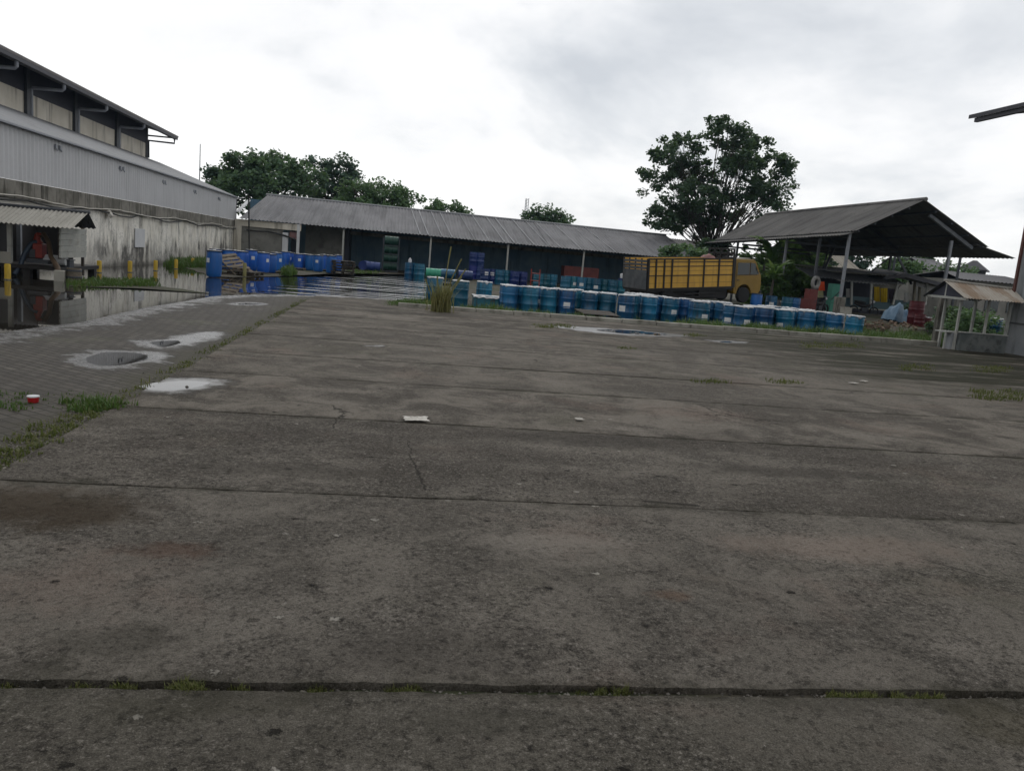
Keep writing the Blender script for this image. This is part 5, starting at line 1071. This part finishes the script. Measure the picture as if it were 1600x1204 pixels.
# red barrels on the bank
for i, (u, v, s, lab) in enumerate(((1437, 500, 1.0, 'small dark red drum standing in front of the tall dark red drum'), (1431, 496, 2.0, 'tall dark red drum standing on the earth bank behind the gate hut'), (1447, 498, .8, 'short dark red drum with a white rim right of the other dark red drums'))):
    q = AY(u, v, 32.0 + (.5 if i == 1 else 0)); r = thing('steel_drum', lab, 'drum', (q.x, 32.0 + (.55 if i == 1 else 0), TZ)); part_from(DRUM_ME['darkred'], 'body', r); r.scale = (.78 if i != 1 else 1.1, .78 if i != 1 else 1.1, s * .62)
    if i == 2: part_from(COVER_ME[2], 'plastic_cover', r)
q = AY(1467, 490, 27.0)
tag(MB().add([(17.6, 27.5, -.24), (21.0, 29.5, TZ), (26, 31.5, TZ), (40, 30, TZ), (40, 45, TZ), (20, 44, TZ), (17, 33, TZ - .05), (16.4, 32, -.24), (22.5, 28.2, -.24), (40, 26, -.24)], [(0, 1, 6, 7), (0, 8, 2, 1), (8, 9, 3, 2), (1, 2, 3, 4, 5, 6)]).build('earth_bank', 'soil'), kind='structure')
rg = random.Random(5)
br = MB()
for k in range(70):
    q = G(rg.uniform(1343, 1462), rg.uniform(503, 514), .18); br.box((q.x, q.y, .12 + rg.uniform(-.06, .16)), (.22, .11, .09), rotm(rg.uniform(-.5, .5), rg.uniform(-.5, .5), rg.uniform(0, 3)))
tag(br.build('brick_rubble', 'brick'), 'scattered broken bricks and rubble along the earth bank edge', 'rubble', kind='stuff')
q = AY(1553, 503, 27); drum(q.x, 27, .05, 'blue drum with white rim seen through the gate hut posts', 'drum', 4, None)
# far houses, towers and masts
def house(name, label, u0, u1, v_ridge, v_eave, Y, depth, wall, roofm):
    A = AY(u0, v_eave, Y); B_ = AY(u1, v_eave, Y); zr = AY((u0 + u1) / 2, v_ridge, Y + depth / 2).z; ze = (A.z + B_.z) / 2
    r = thing(name, label, 'house', ((A.x + B_.x) / 2, Y, 0)); bpy.context.view_layer.update()
    apart(MB().box(((A.x + B_.x) / 2, Y + depth / 2, ze / 2), (B_.x - A.x - .5, depth - .6, ze)), 'wall', wall, r)
    apart(MB().corr((A.x, Y, ze), (B_.x, Y, ze), (A.x + .8, Y + depth / 2, zr), (B_.x - .8, Y + depth / 2, zr), .3, .03), 'roof', roofm, r); apart(MB().corr((A.x, Y + depth, ze), (B_.x, Y + depth, ze), (A.x + .8, Y + depth / 2, zr), (B_.x - .8, Y + depth / 2, zr), .3, .03), 'roof_back', roofm, r)
    for k in range(3): apart(MB().box((A.x + (B_.x - A.x) * (k + .7) / 4, Y + .28, ze * .5), (1.0, .06, 1.1)), 'window', 'glass', r)
house('house', 'grey brown roofed house behind the pavilion posts and shrubs', 1272, 1352, 384, 424, 62, 9, 'plaster_grey', 'hutroof_plain'); house('house', 'pale roofed house seen under the right end of the pavilion', 1452, 1512, 408, 425, 66, 8, 'plaster_grey', 'shedroof')
house('house', 'small grey house behind the shed end and truck bed', 1040, 1130, 376, 398, 70, 8, 'plaster_grey', 'pavroof'); house('house', 'long low dark roofed building beyond the gate hut', 1500, 1640, 432, 442, 48, 6, 'plaster_grey', 'darkroof')
q = AY(1518, 440, 60); wt = thing('watch_post', 'small roofed watch post on a pole beyond the gate hut', 'hut', (q.x, 60, 0)); zt = AY(1518, 421, 60).z; MB().bar((0, 0, 0), (0, 0, zt), .3).build('pole', 'beam', wt); MB().lathe([(1.5, zt - .1), (1.5, zt), (.2, zt + .75)], 4).build('roof', 'darkroof', wt); MB().box((0, 0, zt - .1), (1.3, 1.3, .5)).build('cabin', 'darksteel', wt)
for u, v0, v1, Y, nm, lab in ((313, 285, 225, 70, 'antenna_mast', 'thin antenna mast rising left of the big tree cluster'), (824, 340, 310, 120, 'lattice_mast', 'far lattice mast behind the rounded tree over the shed roof'), (691, 330, 312, 110, 'antenna_mast', 'short far mast above the small tree over the shed roof')):
    q = AY(u, v1, Y); m_ = MB()
    if nm == 'lattice_mast':
        hgt = q.z
        for sx, sy in ((-.3, 0), (.3, 0), (0, .5)): m_.tube([(sx, sy, 0), (sx * .7, sy * .7, hgt)], .05, 6)
        for k in range(24): z = hgt * k / 24; m_.bar((-.3, 0, z), (.3, 0, z + hgt / 24), .04)
    else: m_.tube([(0, 0, 0), (0, 0, q.z * .6), (0, 0, q.z)], [.07, .05, .03], 6)
    o = tag(m_.build(nm, 'steel'), lab, 'mast'); o.location = (q.x, Y, 0)

# ------------------------------------------------------------------ trees and plants
def leaf_cloud(rg, clumps, n_per, size, flat=.6, shape='leaf'):
    vs = []; fs = []
    for (c, r) in clumps:
        for _ in range(n_per):
            d = Vector((rg.gauss(0, 1), rg.gauss(0, 1), rg.gauss(0, 1)))
            d = d.normalized() * r * (rg.random() ** .45); d.z *= .75
            p = c + d; s = size * rg.uniform(.6, 1.3)
            a = Vector((rg.gauss(0, 1), rg.gauss(0, 1), rg.gauss(0, flat) - .25)).normalized(); n = Vector((rg.gauss(0, .6), rg.gauss(0, .6), 1)); b2 = a.cross(n).normalized() * s * .42; a = a * s
            k = len(vs); vs += [p - a * .5, p + b2, p + a * .6, p - b2]; fs.append((k, k + 1, k + 2, k + 3))
    return vs, fs
def tree(label, base, blobs, n_clumps, n_per, clump_r, leaf, mat, trunk_h, trunk_r, seed, stems=1, group=None, name='tree', fan=False, nb=40, shell=.62):
    """blobs: (x, y, z, rx, ry, rz) from the base; clumps of leaves fill their outer part"""
    rg = random.Random(seed); root = thing(name, label, 'tree', base, 0, group)
    vol = [b[3] * b[4] * b[5] for b in blobs]; tot = sum(vol); clumps = []
    for bl, v_ in zip(blobs, vol):
        for _ in range(max(3, int(n_clumps * v_ / tot))):
            d = Vector((rg.gauss(0, 1), rg.gauss(0, 1), rg.gauss(0, 1))).normalized() * rg.uniform(shell, 1.0) if rg.random() < .8 else Vector((rg.uniform(-.6, .6), rg.uniform(-.6, .6), rg.uniform(-.6, .6)))
            if d.z < -.55 and rg.random() < .7: d.z *= -.5
            clumps.append((Vector((bl[0] + d.x * bl[3], bl[1] + d.y * bl[4], bl[2] + d.z * bl[5])), clump_r * rg.uniform(.6, 1.35)))
    vs, fs = leaf_cloud(rg, clumps, n_per, leaf); MB().add(vs, fs).build('crown', mat, root)
    mb = MB(); tops = []
    for s_ in range(stems):
        lean = Vector((rg.uniform(-.5, .5), rg.uniform(-.5, .5), 0)) * (0 if stems == 1 else 1)
        t0 = Vector((lean.x * .3, lean.y * .3, -.1)); t1 = Vector((lean.x, lean.y, trunk_h)); tops.append(t1)
        mb.tube([t0, t0.lerp(t1, .5) + Vector((rg.uniform(-.1, .1), rg.uniform(-.1, .1), 0)), t1], [trunk_r, trunk_r * .8, trunk_r * .65], 9)
    for c, r in rg.sample(clumps, min(nb, len(clumps))):
        t = rg.choice(tops); mid = t.lerp(c, .5) + Vector((rg.gauss(0, .3), rg.gauss(0, .3), (.12 if fan else .25) * (c - t).length * (rg.uniform(-.9, .9) if fan else .5))); q = t.lerp(c, .25) + Vector((0, 0, .1))
        r0 = trunk_r * (rg.uniform(.1, .24) if fan else rg.uniform(.22, .42)); c = c.lerp(mid, .12); mb.tube([t - Vector((0, 0, .2)), q, mid, c], [r0, r0 * .8, r0 * .5, .02], 6, False)
        for _ in range(2):
            e = c + Vector((rg.uniform(-r, r), rg.uniform(-r, r), rg.uniform(-r, r) * .7)) * .7; mb.tube([mid, mid.lerp(e, .6) + Vector((0, 0, .1)), e], [r0 * .4, r0 * .25, .012], 5, False)
    mb.build('trunk', 'bark', root, smooth=60); return root
def at_tree(u, Y): p = AY(u, 400, Y); return (p.x, Y, -.05)
def px(Y): return Y * 1.0 / FPX * 1.04
def blob(u, v, du, dv, Y, u0, dy=0, ry=None):   # an ellipsoid of foliage given by its place over the tree foot
    p = AY(u, v, Y); q = AY(u0, 400, Y); rx = du * px(Y); return (p.x - q.x, dy, p.z, rx, ry or rx * .8, dv * px(Y))
# big fan shaped tree behind the shed end
Y = 63
big = [blob(1035, 262, 36, 36, Y, 1112), blob(1075, 235, 40, 36, Y, 1112, 1), blob(1125, 213, 44, 30, Y, 1112, -1), blob(1175, 235, 44, 36, Y, 1112, 1), blob(1207, 275, 38, 44, Y, 1112), blob(1180, 310, 38, 34, Y, 1112, -2), blob(1035, 338, 38, 30, Y, 1112, -1), blob(1085, 345, 52, 28, Y, 1112, 1), blob(1020, 300, 20, 14, Y, 1112), blob(1120, 320, 36, 36, Y, 1112, -1), blob(1100, 275, 46, 30, Y, 1112, 2), blob(1140, 265, 40, 26, Y, 1112, -2), blob(1075, 310, 40, 28, Y, 1112, -2), blob(1168, 338, 30, 18, Y, 1112, 1)]
tree('large fan shaped tree with many rising branches behind the shed end and truck', at_tree(1112, Y), big, 380, 62, .6, .27, 'leaf_dark', 3.2, .3, 11, stems=5, fan=True, nb=110, name='fan_tree', shell=.55)
Y = 76
tree('small dark tree at the left end of the cluster beside the antenna mast', at_tree(338, Y), [blob(337, 268, 17, 20, Y, 338), blob(345, 298, 22, 22, Y, 338)], 42, 60, .6, .3, 'leaf_blue', 4, .2, 21, group='trees behind the shed roof', nb=16)
tree('broad dense green tree at the left of the cluster above the annex roof end', at_tree(415, Y), [blob(385, 268, 38, 32, Y, 415), blob(435, 268, 46, 30, Y, 415, 1), blob(480, 285, 32, 26, Y, 415), blob(400, 300, 60, 34, Y, 415, -1)], 150, 70, .9, .34, 'leaf_dense', 4, .35, 22, group='trees behind the shed roof')
Y = 84
tree('taller ragged blue green tree in the middle of the cluster over the shed', at_tree(530, Y), [blob(497, 262, 18, 22, Y, 530), blob(527, 270, 28, 28, Y, 530), blob(562, 280, 18, 20, Y, 530), blob(515, 300, 40, 26, Y, 530)], 90, 60, .75, .32, 'leaf_blue', 5, .3, 23, group='trees behind the shed roof')
Y = 72
tree('low wide mid green tree at the right of the cluster over the shed roof', at_tree(585, Y), [blob(560, 308, 38, 24, Y, 585), blob(600, 304, 44, 22, Y, 585, 1), blob(640, 315, 20, 16, Y, 585), blob(580, 330, 60, 22, Y, 585)], 130, 66, .75, .28, 'leaf_mid', 3, .3, 24, group='trees behind the shed roof')
Y = 88
tree('small flat topped tree behind the middle of the shed roof', at_tree(697, Y), [blob(695, 328, 32, 13, Y, 697), blob(680, 338, 24, 12, Y, 697), blob(725, 338, 16, 10, Y, 697)], 50, 60, .7, .3, 'leaf_mid', 3.5, .25, 25, group='trees behind the shed roof', nb=18)
Y = 92
tree('rounded tree standing alone above the right half of the shed roof', at_tree(856, Y), [blob(852, 334, 24, 13, Y, 856), blob(832, 343, 20, 10, Y, 856), blob(880, 343, 19, 11, Y, 856), blob(855, 352, 40, 12, Y, 856)], 70, 60, .75, .32, 'leaf_dense', 4, .28, 26, group='trees behind the shed roof', nb=20)
for i, (u, v, du, dv, Y, m, lab) in enumerate(((1420, 412, 26, 14, 78, 'leaf_blue', 'dark round tree under the middle of the pavilion roof'), (1450, 414, 16, 16, 74, 'leaf_dark', 'narrow dark tree right of the round tree under the pavilion'), (1490, 432, 44, 24, 54, 'leaf_mid', 'leafy shrub behind the gate hut roof'), (1405, 418, 34, 14, 64, 'leaf_mid', 'green bushy tree behind the stall roofs'), (1300, 440, 30, 22, 60, 'leaf_dark', 'dark bush left of the stall under the pavilion'),
        (1345, 402, 30, 16, 80, 'leaf_blue', 'dark tree under the left half of the pavilion roof'), (1255, 392, 30, 20, 66, 'leaf_dark', 'thin dark tree beyond the banana plants'), (1070, 395, 40, 14, 48, 'leaf_mid', 'green shrub above the truck bed beside the shed end'), (1120, 385, 30, 14, 56, 'leaf_dark', 'dark shrub behind the truck cab end of the bed'))):
    tree(lab, at_tree(u, Y), [blob(u, v, du, dv, Y, u), blob(u - du * .4, v + dv, du * .9, dv, Y, u)], 40, 60, .45 if Y < 60 else .6, .2 if Y < 60 else .3, m, 1.2, .12, 40 + i, name='shrub' if 'shrub' in lab else 'tree', nb=12)
def banana(u, Y, hgt, seed, label):
    rg = random.Random(seed); p = AY(u, 470, Y); r = thing('banana_plant', label, 'plant', (p.x, Y, 0)); 
    MB().tube([(0, 0, -.1), (.05, 0, hgt * .35), (.08, .02, hgt * .62)], [.11, .09, .05], 9).build('stem', 'bark', r, smooth=60); vs = []; fs = []
    for k in range(17):
        az = rg.uniform(0, 6.28); L = hgt * rg.uniform(.3, .62); up = rg.uniform(.5, 1.5); wd = L * rg.uniform(.07, .11); b0 = Vector((.08, .02, hgt * .6)); dirv = Vector((math.cos(az), math.sin(az), 0)); sd = Vector((-math.sin(az), math.cos(az), 0)); o = len(vs); n = 14
        for i in range(n):
            t = i / (n - 1); c = b0 + dirv * L * (t * .35 + t * t * .35) + Vector((0, 0, L * ((up + .2) * t - (up * .55 + .15) * t * t))); ww = wd * math.sin(math.pi * min(1, .08 + t * .92)) ** .6 * rg.uniform(.35, 1.25) if t < 1 else .01
            vs += [c - sd * ww + Vector((0, 0, -ww * .4)), c, c + sd * ww + Vector((0, 0, -ww * .4))]
        for i in range(n - 1): a = o + i * 3; fs += [(a, a + 1, a + 4, a + 3), (a + 1, a + 2, a + 5, a + 4)]
    MB().add(vs, fs).build('leaves', 'leaf_banana', r); return r
for i, (u, Y, hgt) in enumerate(((1196, 47, 4.3), (1212, 58, 6.2), (1226, 59, 5.4), (1243, 60, 6.2), (1260, 60, 5.4), (1202, 42, 2.8), (1184, 50, 3.6), (1274, 62, 5.8))): banana(u, Y, hgt, 60 + i, f'banana plant, {ORD[i] if i < 5 else ORD[i]} of the thicket between truck and pavilion counted from the truck' if i < 5 else ['low banana plant right in front of the truck nose', 'low banana plant before the thicket by the pavilion side post', 'tall banana plant farthest back at the right of the thicket'][i - 5])
rg = random.Random(3)
def shrub(u, v, Y, rx, rz, n, mat, label, seed, leaf=.14): 
    p = AY(u, v, Y); tree(label, (p.x, Y, -.05), [(0, 0, rz * .8, rx, rx * .8, rz)], n, 46, .3, leaf, mat, .5, .05, seed, name='shrub', nb=8)
shrub(1215, 440, 62, 4.4, 2.9, 300, 'leaf_banana', 'thick green shrub at the foot of the banana plants', 80, .2); shrub(1262, 450, 61, 2.6, 2.6, 110, 'leaf_dark', 'dark shrub behind the tyre and red brown locker', 81, .2); shrub(1185, 470, 47, 1.2, .8, 30, 'leaf_banana', 'bright low shrub just ahead of the truck', 82)
for i_, (u_, Y_) in enumerate(((1192, 43.5), (1213, 57.5), (1246, 58), (1265, 58.5))): shrub(u_, 455, Y_, 1.5 if Y_ < 50 else 2.4, 1.5 if Y_ < 50 else 2.0, 90, 'leaf_banana', f'leafy bush, {ORD[i_]} from the truck in the row before the banana plants', 90 + i_, .22)
shrub(1540, 500, 26.5, 1.4, .7, 60, 'leaf_mid', 'green shrub seen through the gate hut', 83, .12); shrub(1420, 485, 36, .5, .55, 24, 'leaf_dark', 'dark shrub between the blue tarp and red drums', 84, .12); shrub(1515, 490, 29, 1.6, .75, 60, 'leaf_dark', 'dark shrub behind the left posts of the gate hut', 85, .12)

# ------------------------------------------------------------------ grass, weeds and small things on the ground
def blades(name, mat, spots, kind='stuff', seed=1, wdt=.006):
    """spots: (x, y, z, radius_x, radius_y, count, height)"""
    rg = random.Random(seed); vs = []; fs = []
    for (x, y, z, rx, ry, n, h) in spots:
        for _ in range(n):
            a = rg.uniform(0, 6.28); q = rg.random() ** .6; px_ = x + rx * q * math.cos(a); py_ = y + ry * q * math.sin(a); hh = h * rg.uniform(.45, 1.15) * (1.15 - .5 * q); az = rg.uniform(0, 6.28); ben = hh * rg.uniform(.1, .75); w_ = wdt * rg.uniform(.7, 1.4) * (1 + hh)
            s = Vector((-math.sin(az), math.cos(az), 0)) * w_; d = Vector((math.cos(az), math.sin(az), 0)); b0 = Vector((px_, py_, z)); m1 = b0 + d * ben * .3 + Vector((0, 0, hh * .6)); t1 = b0 + d * ben + Vector((0, 0, hh * (1 - .25 * ben / hh)))
            k = len(vs); vs += [b0 - s, b0 + s, m1 + s * .75, m1 - s * .75, t1]; fs += [(k, k + 1, k + 2, k + 3), (k + 3, k + 2, k + 4)]
    return tag(MB().add(vs, fs).build(name, mat), kind=kind)
rg = random.Random(9)
sp = []
for k in range(330):                           # grass along the edge of the concrete
    y = 4.6 + 17.6 * (k / 330) ** 1.15; dens = mnoise.noise((y * 1.3, 2, 0))
    if dens < -.25: continue
    sp.append((-2.39 + rg.gauss(0, .05), y + rg.uniform(-.1, .1), -.02, .05 + .06 * rg.random(), .07, int(5 + 26 * rg.random() * (dens + .4)), .03 + .06 * rg.random()))
for k in range(130):
    u = rg.uniform(-40, 180); v = 640 + (175 - u) * .48 + rg.gauss(-9, 11); q = G(u, v); sp.append((q.x, q.y, -.02, .08, .06, int(rg.uniform(4, 26)), rg.uniform(.03, .09)))
blades('edge_grass', 'grass_dry', sp, seed=2)
sp = []
for k in range(44): q = G(rg.gauss(148, 20), rg.gauss(636, 5)); sp.append((q.x, q.y, -.02, .07, .05, 20, rg.uniform(.07, .15)))
for k in range(22): q = G(rg.uniform(-30, 44), rg.gauss(630, 9)); sp.append((q.x, q.y, -.02, .08, .06, 14, rg.uniform(.04, .09)))
for k in range(12): q = G(rg.uniform(60, 140), rg.gauss(620, 8)); sp.append((q.x, q.y, -.02, .06, .05, 8, rg.uniform(.03, .07)))
blades('edge_grass', 'grass', sp, seed=3)
sp = []
for u0, u1, n, h in ((0, 12, 3, .03), (112, 150, 8, .035), (175, 215, 9, .04), (262, 318, 22, .06), (362, 392, 6, .035), (470, 515, 7, .03), (612, 655, 13, .04), (930, 978, 11, .035), (905, 915, 2, .025), (1296, 1450, 44, .04), (1455, 1480, 4, .03)):
    for _ in range(n): u = rg.uniform(u0, u1); q = G(u, 1072 + u * .0105 + rg.gauss(-1.5, 4)); sp.append((q.x, q.y, -.02, .03, .016, 26, h * rg.uniform(.6, 1.2)))
blades('joint_grass', 'grass_dry', sp, seed=4, wdt=.0016)
sp = []
for i in (1, 2, 3, 4, 5, 6, 7):
    for k in range(300):
        x = rg.uniform(-2.2, 16); n_ = mnoise.noise((x * .7, i * 3.1, 0))
        if n_ > .12 - (.14 if i in (3, 4) and x > 1 else 0): sp.append((x, joint_y(i, x), -.04, .05, .018, 7, rg.uniform(.03, .055)))
blades('joint_grass', 'grass_dry', sp, seed=5, wdt=.004)
def K(t): q = KA + KU * t; return q
sp = []
for k in range(1500):
    t = rg.uniform(-.3, 19.8); off = rg.uniform(.26, 1.9); q = K(t); n_ = .75 + .5 * mnoise.noise((t * .9, 1, 0)); h = (.5 if t < 9 else .62) * n_
    if 6.2 < t < 8.4: h *= .55
    sp.append((q.x, q.y + off, -.2, .12, .1, 26, max(.08, h)))
for k in range(260): q = G(rg.uniform(1335, 1452), rg.uniform(508, 531)); sp.append((q.x, q.y, -.2, .2, .2, 36, rg.uniform(.3, .55)))
for k in range(24): q = G(rg.uniform(608, 650), rg.uniform(469, 477)); sp.append((q.x, q.y, -.04, .15, .1, 24, rg.uniform(.08, .16)))
for k in range(120): t = rg.uniform(0, 20); q = K(t); sp.append((q.x, q.y + rg.uniform(1.0, 3.4), -.2, .15, .12, 10, rg.uniform(.2, .4)))
blades('verge_grass', 'grass', sp, seed=6, wdt=.008)
sp = []
for k in range(150): q = G(rg.uniform(118, 236), rg.gauss(443, 2.5)); sp.append((q.x, q.y, .0, .3, .25, 16, rg.uniform(.06, .2)))
for k in range(150): q = G(rg.uniform(270, 325), rg.uniform(410, 418)); sp.append((q.x, q.y, .0, .4, .5, 26, rg.uniform(.25, .5)))
for k in range(22): q = G(rg.uniform(440, 458), rg.uniform(426, 432)); sp.append((q.x, q.y, .02, .22, .2, 34, rg.uniform(.25, .6)))
for k in range(30): q = G(rg.uniform(545, 600), rg.uniform(424, 428)); sp.append((q.x, q.y, .02, .4, .3, 20, rg.uniform(.1, .25)))
blades('bank_grass', 'grass', sp, seed=7, wdt=.012)
sp = []
for u0, u1, v0, v1, n in ((1255, 1350, 536, 545, 60), (1405, 1450, 572, 580, 16), (1525, 1578, 573, 584, 40), (1525, 1600, 612, 626, 46), (1210, 1245, 596, 600, 10), (1090, 1130, 597, 600, 8), (835, 900, 508, 513, 26), (1075, 1100, 522, 527, 10), (975, 1000, 545, 548, 4)):
    for _ in range(n): q = G(rg.uniform(u0, u1), rg.uniform(v0, v1)); sp.append((q.x, q.y, 0, .18, .14, 18, rg.uniform(.05, .12)))
blades('yard_grass', 'grass_dry', sp, seed=8, wdt=.006)
# tall weed at the kerb
q = G(688, 488); wd_ = thing('tall_weed', 'tall clump of yellow straw grass growing before the left end of the kerb', 'weed', (q.x, q.y, 0)); vs = []; fs = []; rg = random.Random(12)
for k in range(330):
    az = rg.uniform(0, 6.28); L = rg.uniform(.3, .95); sp_ = rg.uniform(.1, .5); b0 = Vector((rg.gauss(0, .13), rg.gauss(0, .09), 0)); d = Vector((math.cos(az), math.sin(az), 0)); s = Vector((-math.sin(az), math.cos(az), 0)) * .009; m1 = b0 + d * L * sp_ * .4 + Vector((0, 0, L * .62)); t1 = b0 + d * L * sp_ * 1.2 + Vector((0, 0, L)); i0 = len(vs); vs += [b0 - s, b0 + s, m1 + s, m1 - s, t1]; fs += [(i0, i0 + 1, i0 + 2, i0 + 3), (i0 + 3, i0 + 2, i0 + 4)]
MB().add(vs, fs).build('leaves', 'straw', wd_); mb = MB()
for dx, hh, ln in ((.04, 1.75, .12), (.1, 1.2, .5), (-.05, .95, -.1), (.15, 1.0, .35), (-.2, .85, -.25), (.06, 1.45, .4)): mb.tube([(dx, 0, 0), (dx + ln * .4, 0, hh * .6), (dx + ln, 0, hh)], [.018, .016, .022], 6)
mb.build('stalk', 'straw', wd_)
# stones and grit in the open joint and loose on the slabs
def stones(name, pts, seed, lab=None):
    rg = random.Random(seed); mb = MB()
    for x, y, z, r in pts:
        vs = []; 
        for sx, sy, sz in ((1, 0, 0), (-1, 0, 0), (0, 1, 0), (0, -1, 0), (0, 0, 1), (0, 0, -1)): vs.append((x + sx * r * rg.uniform(.7, 1.2), y + sy * r * rg.uniform(.7, 1.2), z + sz * r * rg.uniform(.5, .9)))
        mb.add(vs, [(0, 2, 4), (2, 1, 4), (1, 3, 4), (3, 0, 4), (2, 0, 5), (1, 2, 5), (3, 1, 5), (0, 3, 5)])
    return tag(mb.build(name, 'stone', smooth=80), kind='stuff')
pts = []
for k in range(1500): u = rg.uniform(-100, 1700); a_ = G(u, 1071 + u * .0106); pts.append((a_.x, a_.y + rg.uniform(-.035, .04), -.021 + rg.uniform(-.002, .004), .0015 + .009 * rg.random() ** 2.2))
stones('joint_gravel', pts, 1)
pts = []
for k in range(900): x = rg.uniform(-2.2, 9); y = 1.6 + 14 * rg.random() ** 1.6; pts.append((x, y, .014, rg.uniform(.0015, .006) * (1 + .08 * y)))
stones('loose_grit', pts, 2)
pts = []
for k in range(700): u = rg.uniform(-60, 190); q = G(u, 640 + (175 - u) * .46 + rg.gauss(-6, 14)); pts.append((q.x, q.y, .002, rg.uniform(.003, .012)))
for k in range(500): y = rg.uniform(5, 21); pts.append((-2.38 + rg.gauss(0, .09), y, .004, rg.uniform(.004, .014)))
stones('edge_debris', pts, 3)
def litter(name, label, u, v, w_, d_, seed, z=.02):
    q = G(u, v); vs = []; n = 12
    for j in range(n + 1):
        for i in range(n + 1):
            x = i / n - .5; y = j / n - .5; e = 1 + .35 * mnoise.noise((x * 3, y * 3, seed)); vs.append((x * w_ * e, y * d_ * e, .012 + .035 * abs(mnoise.noise((x * 4, y * 4, seed + 2))) * (1 - 1.2 * max(abs(x), abs(y)))))
    o = tag(MB().add(vs, [(j * (n + 1) + i, j * (n + 1) + i + 1, (j + 1) * (n + 1) + i + 1, (j + 1) * (n + 1) + i) for j in range(n) for i in range(n)]).build(name, 'litter', smooth=30), label, 'litter'); o.location = (q.x, q.y, z); o.rotation_euler = (0, 0, .15 * seed)
litter('crumpled_sheet', 'crumpled dirty white plastic sheet lying on a concrete joint', 650, 659, .22, .17, 1); litter('paper_scrap', 'tiny pale scrap lying on bare concrete right of the crumpled sheet', 905, 659, .08, .08, 2)
litter('paper_scrap', 'small white scrap on the dark mossy concrete at right', 1333, 601, .14, .1, 3); litter('paper_scrap', 'small white scrap just beyond another scrap on the mossy concrete', 1349, 598, .12, .1, 4)
q = G(52, 628); cu = thing('plastic_cup', 'small red plastic tub with a white lid lying in the grass at left', 'tub', (q.x, q.y, -.004), .3); cu.scale = (.7, .7, .7); MB().lathe([(.05, 0), (.058, .01), (.066, .075), (.06, .078)], 18).build('body', 'cup', cu, smooth=40); MB().lathe([(.069, .072), (.069, .086), (.05, .09), (.01, .088)], 18).build('lid', 'board', cu, smooth=40)
q = G(292, 606); stones('pebble', [(q.x, q.y, .015, .024)], 4)['kind'] = 'stuff'

# ------------------------------------------------------------------ the hazy air of the place
hz = MB().box((0, 430, 9.5), (1010, 952, 21.5)).build('haze', 'soil'); hm = bpy.data.materials.new('haze'); hm.use_nodes = True; hm.node_tree.nodes.clear()
ho = hm.node_tree.nodes.new('ShaderNodeOutputMaterial'); hv = hm.node_tree.nodes.new('ShaderNodeVolumePrincipled'); hv.inputs['Density'].default_value = 0.0002; hv.inputs['Color'].default_value = (0.55, 0.75, 0.95, 1); hv.inputs['Anisotropy'].default_value = 0.3
hm.node_tree.links.new(hv.outputs[0], ho.inputs['Volume']); hz.data.materials.clear(); hz.data.materials.append(hm); tag(hz, kind='stuff')
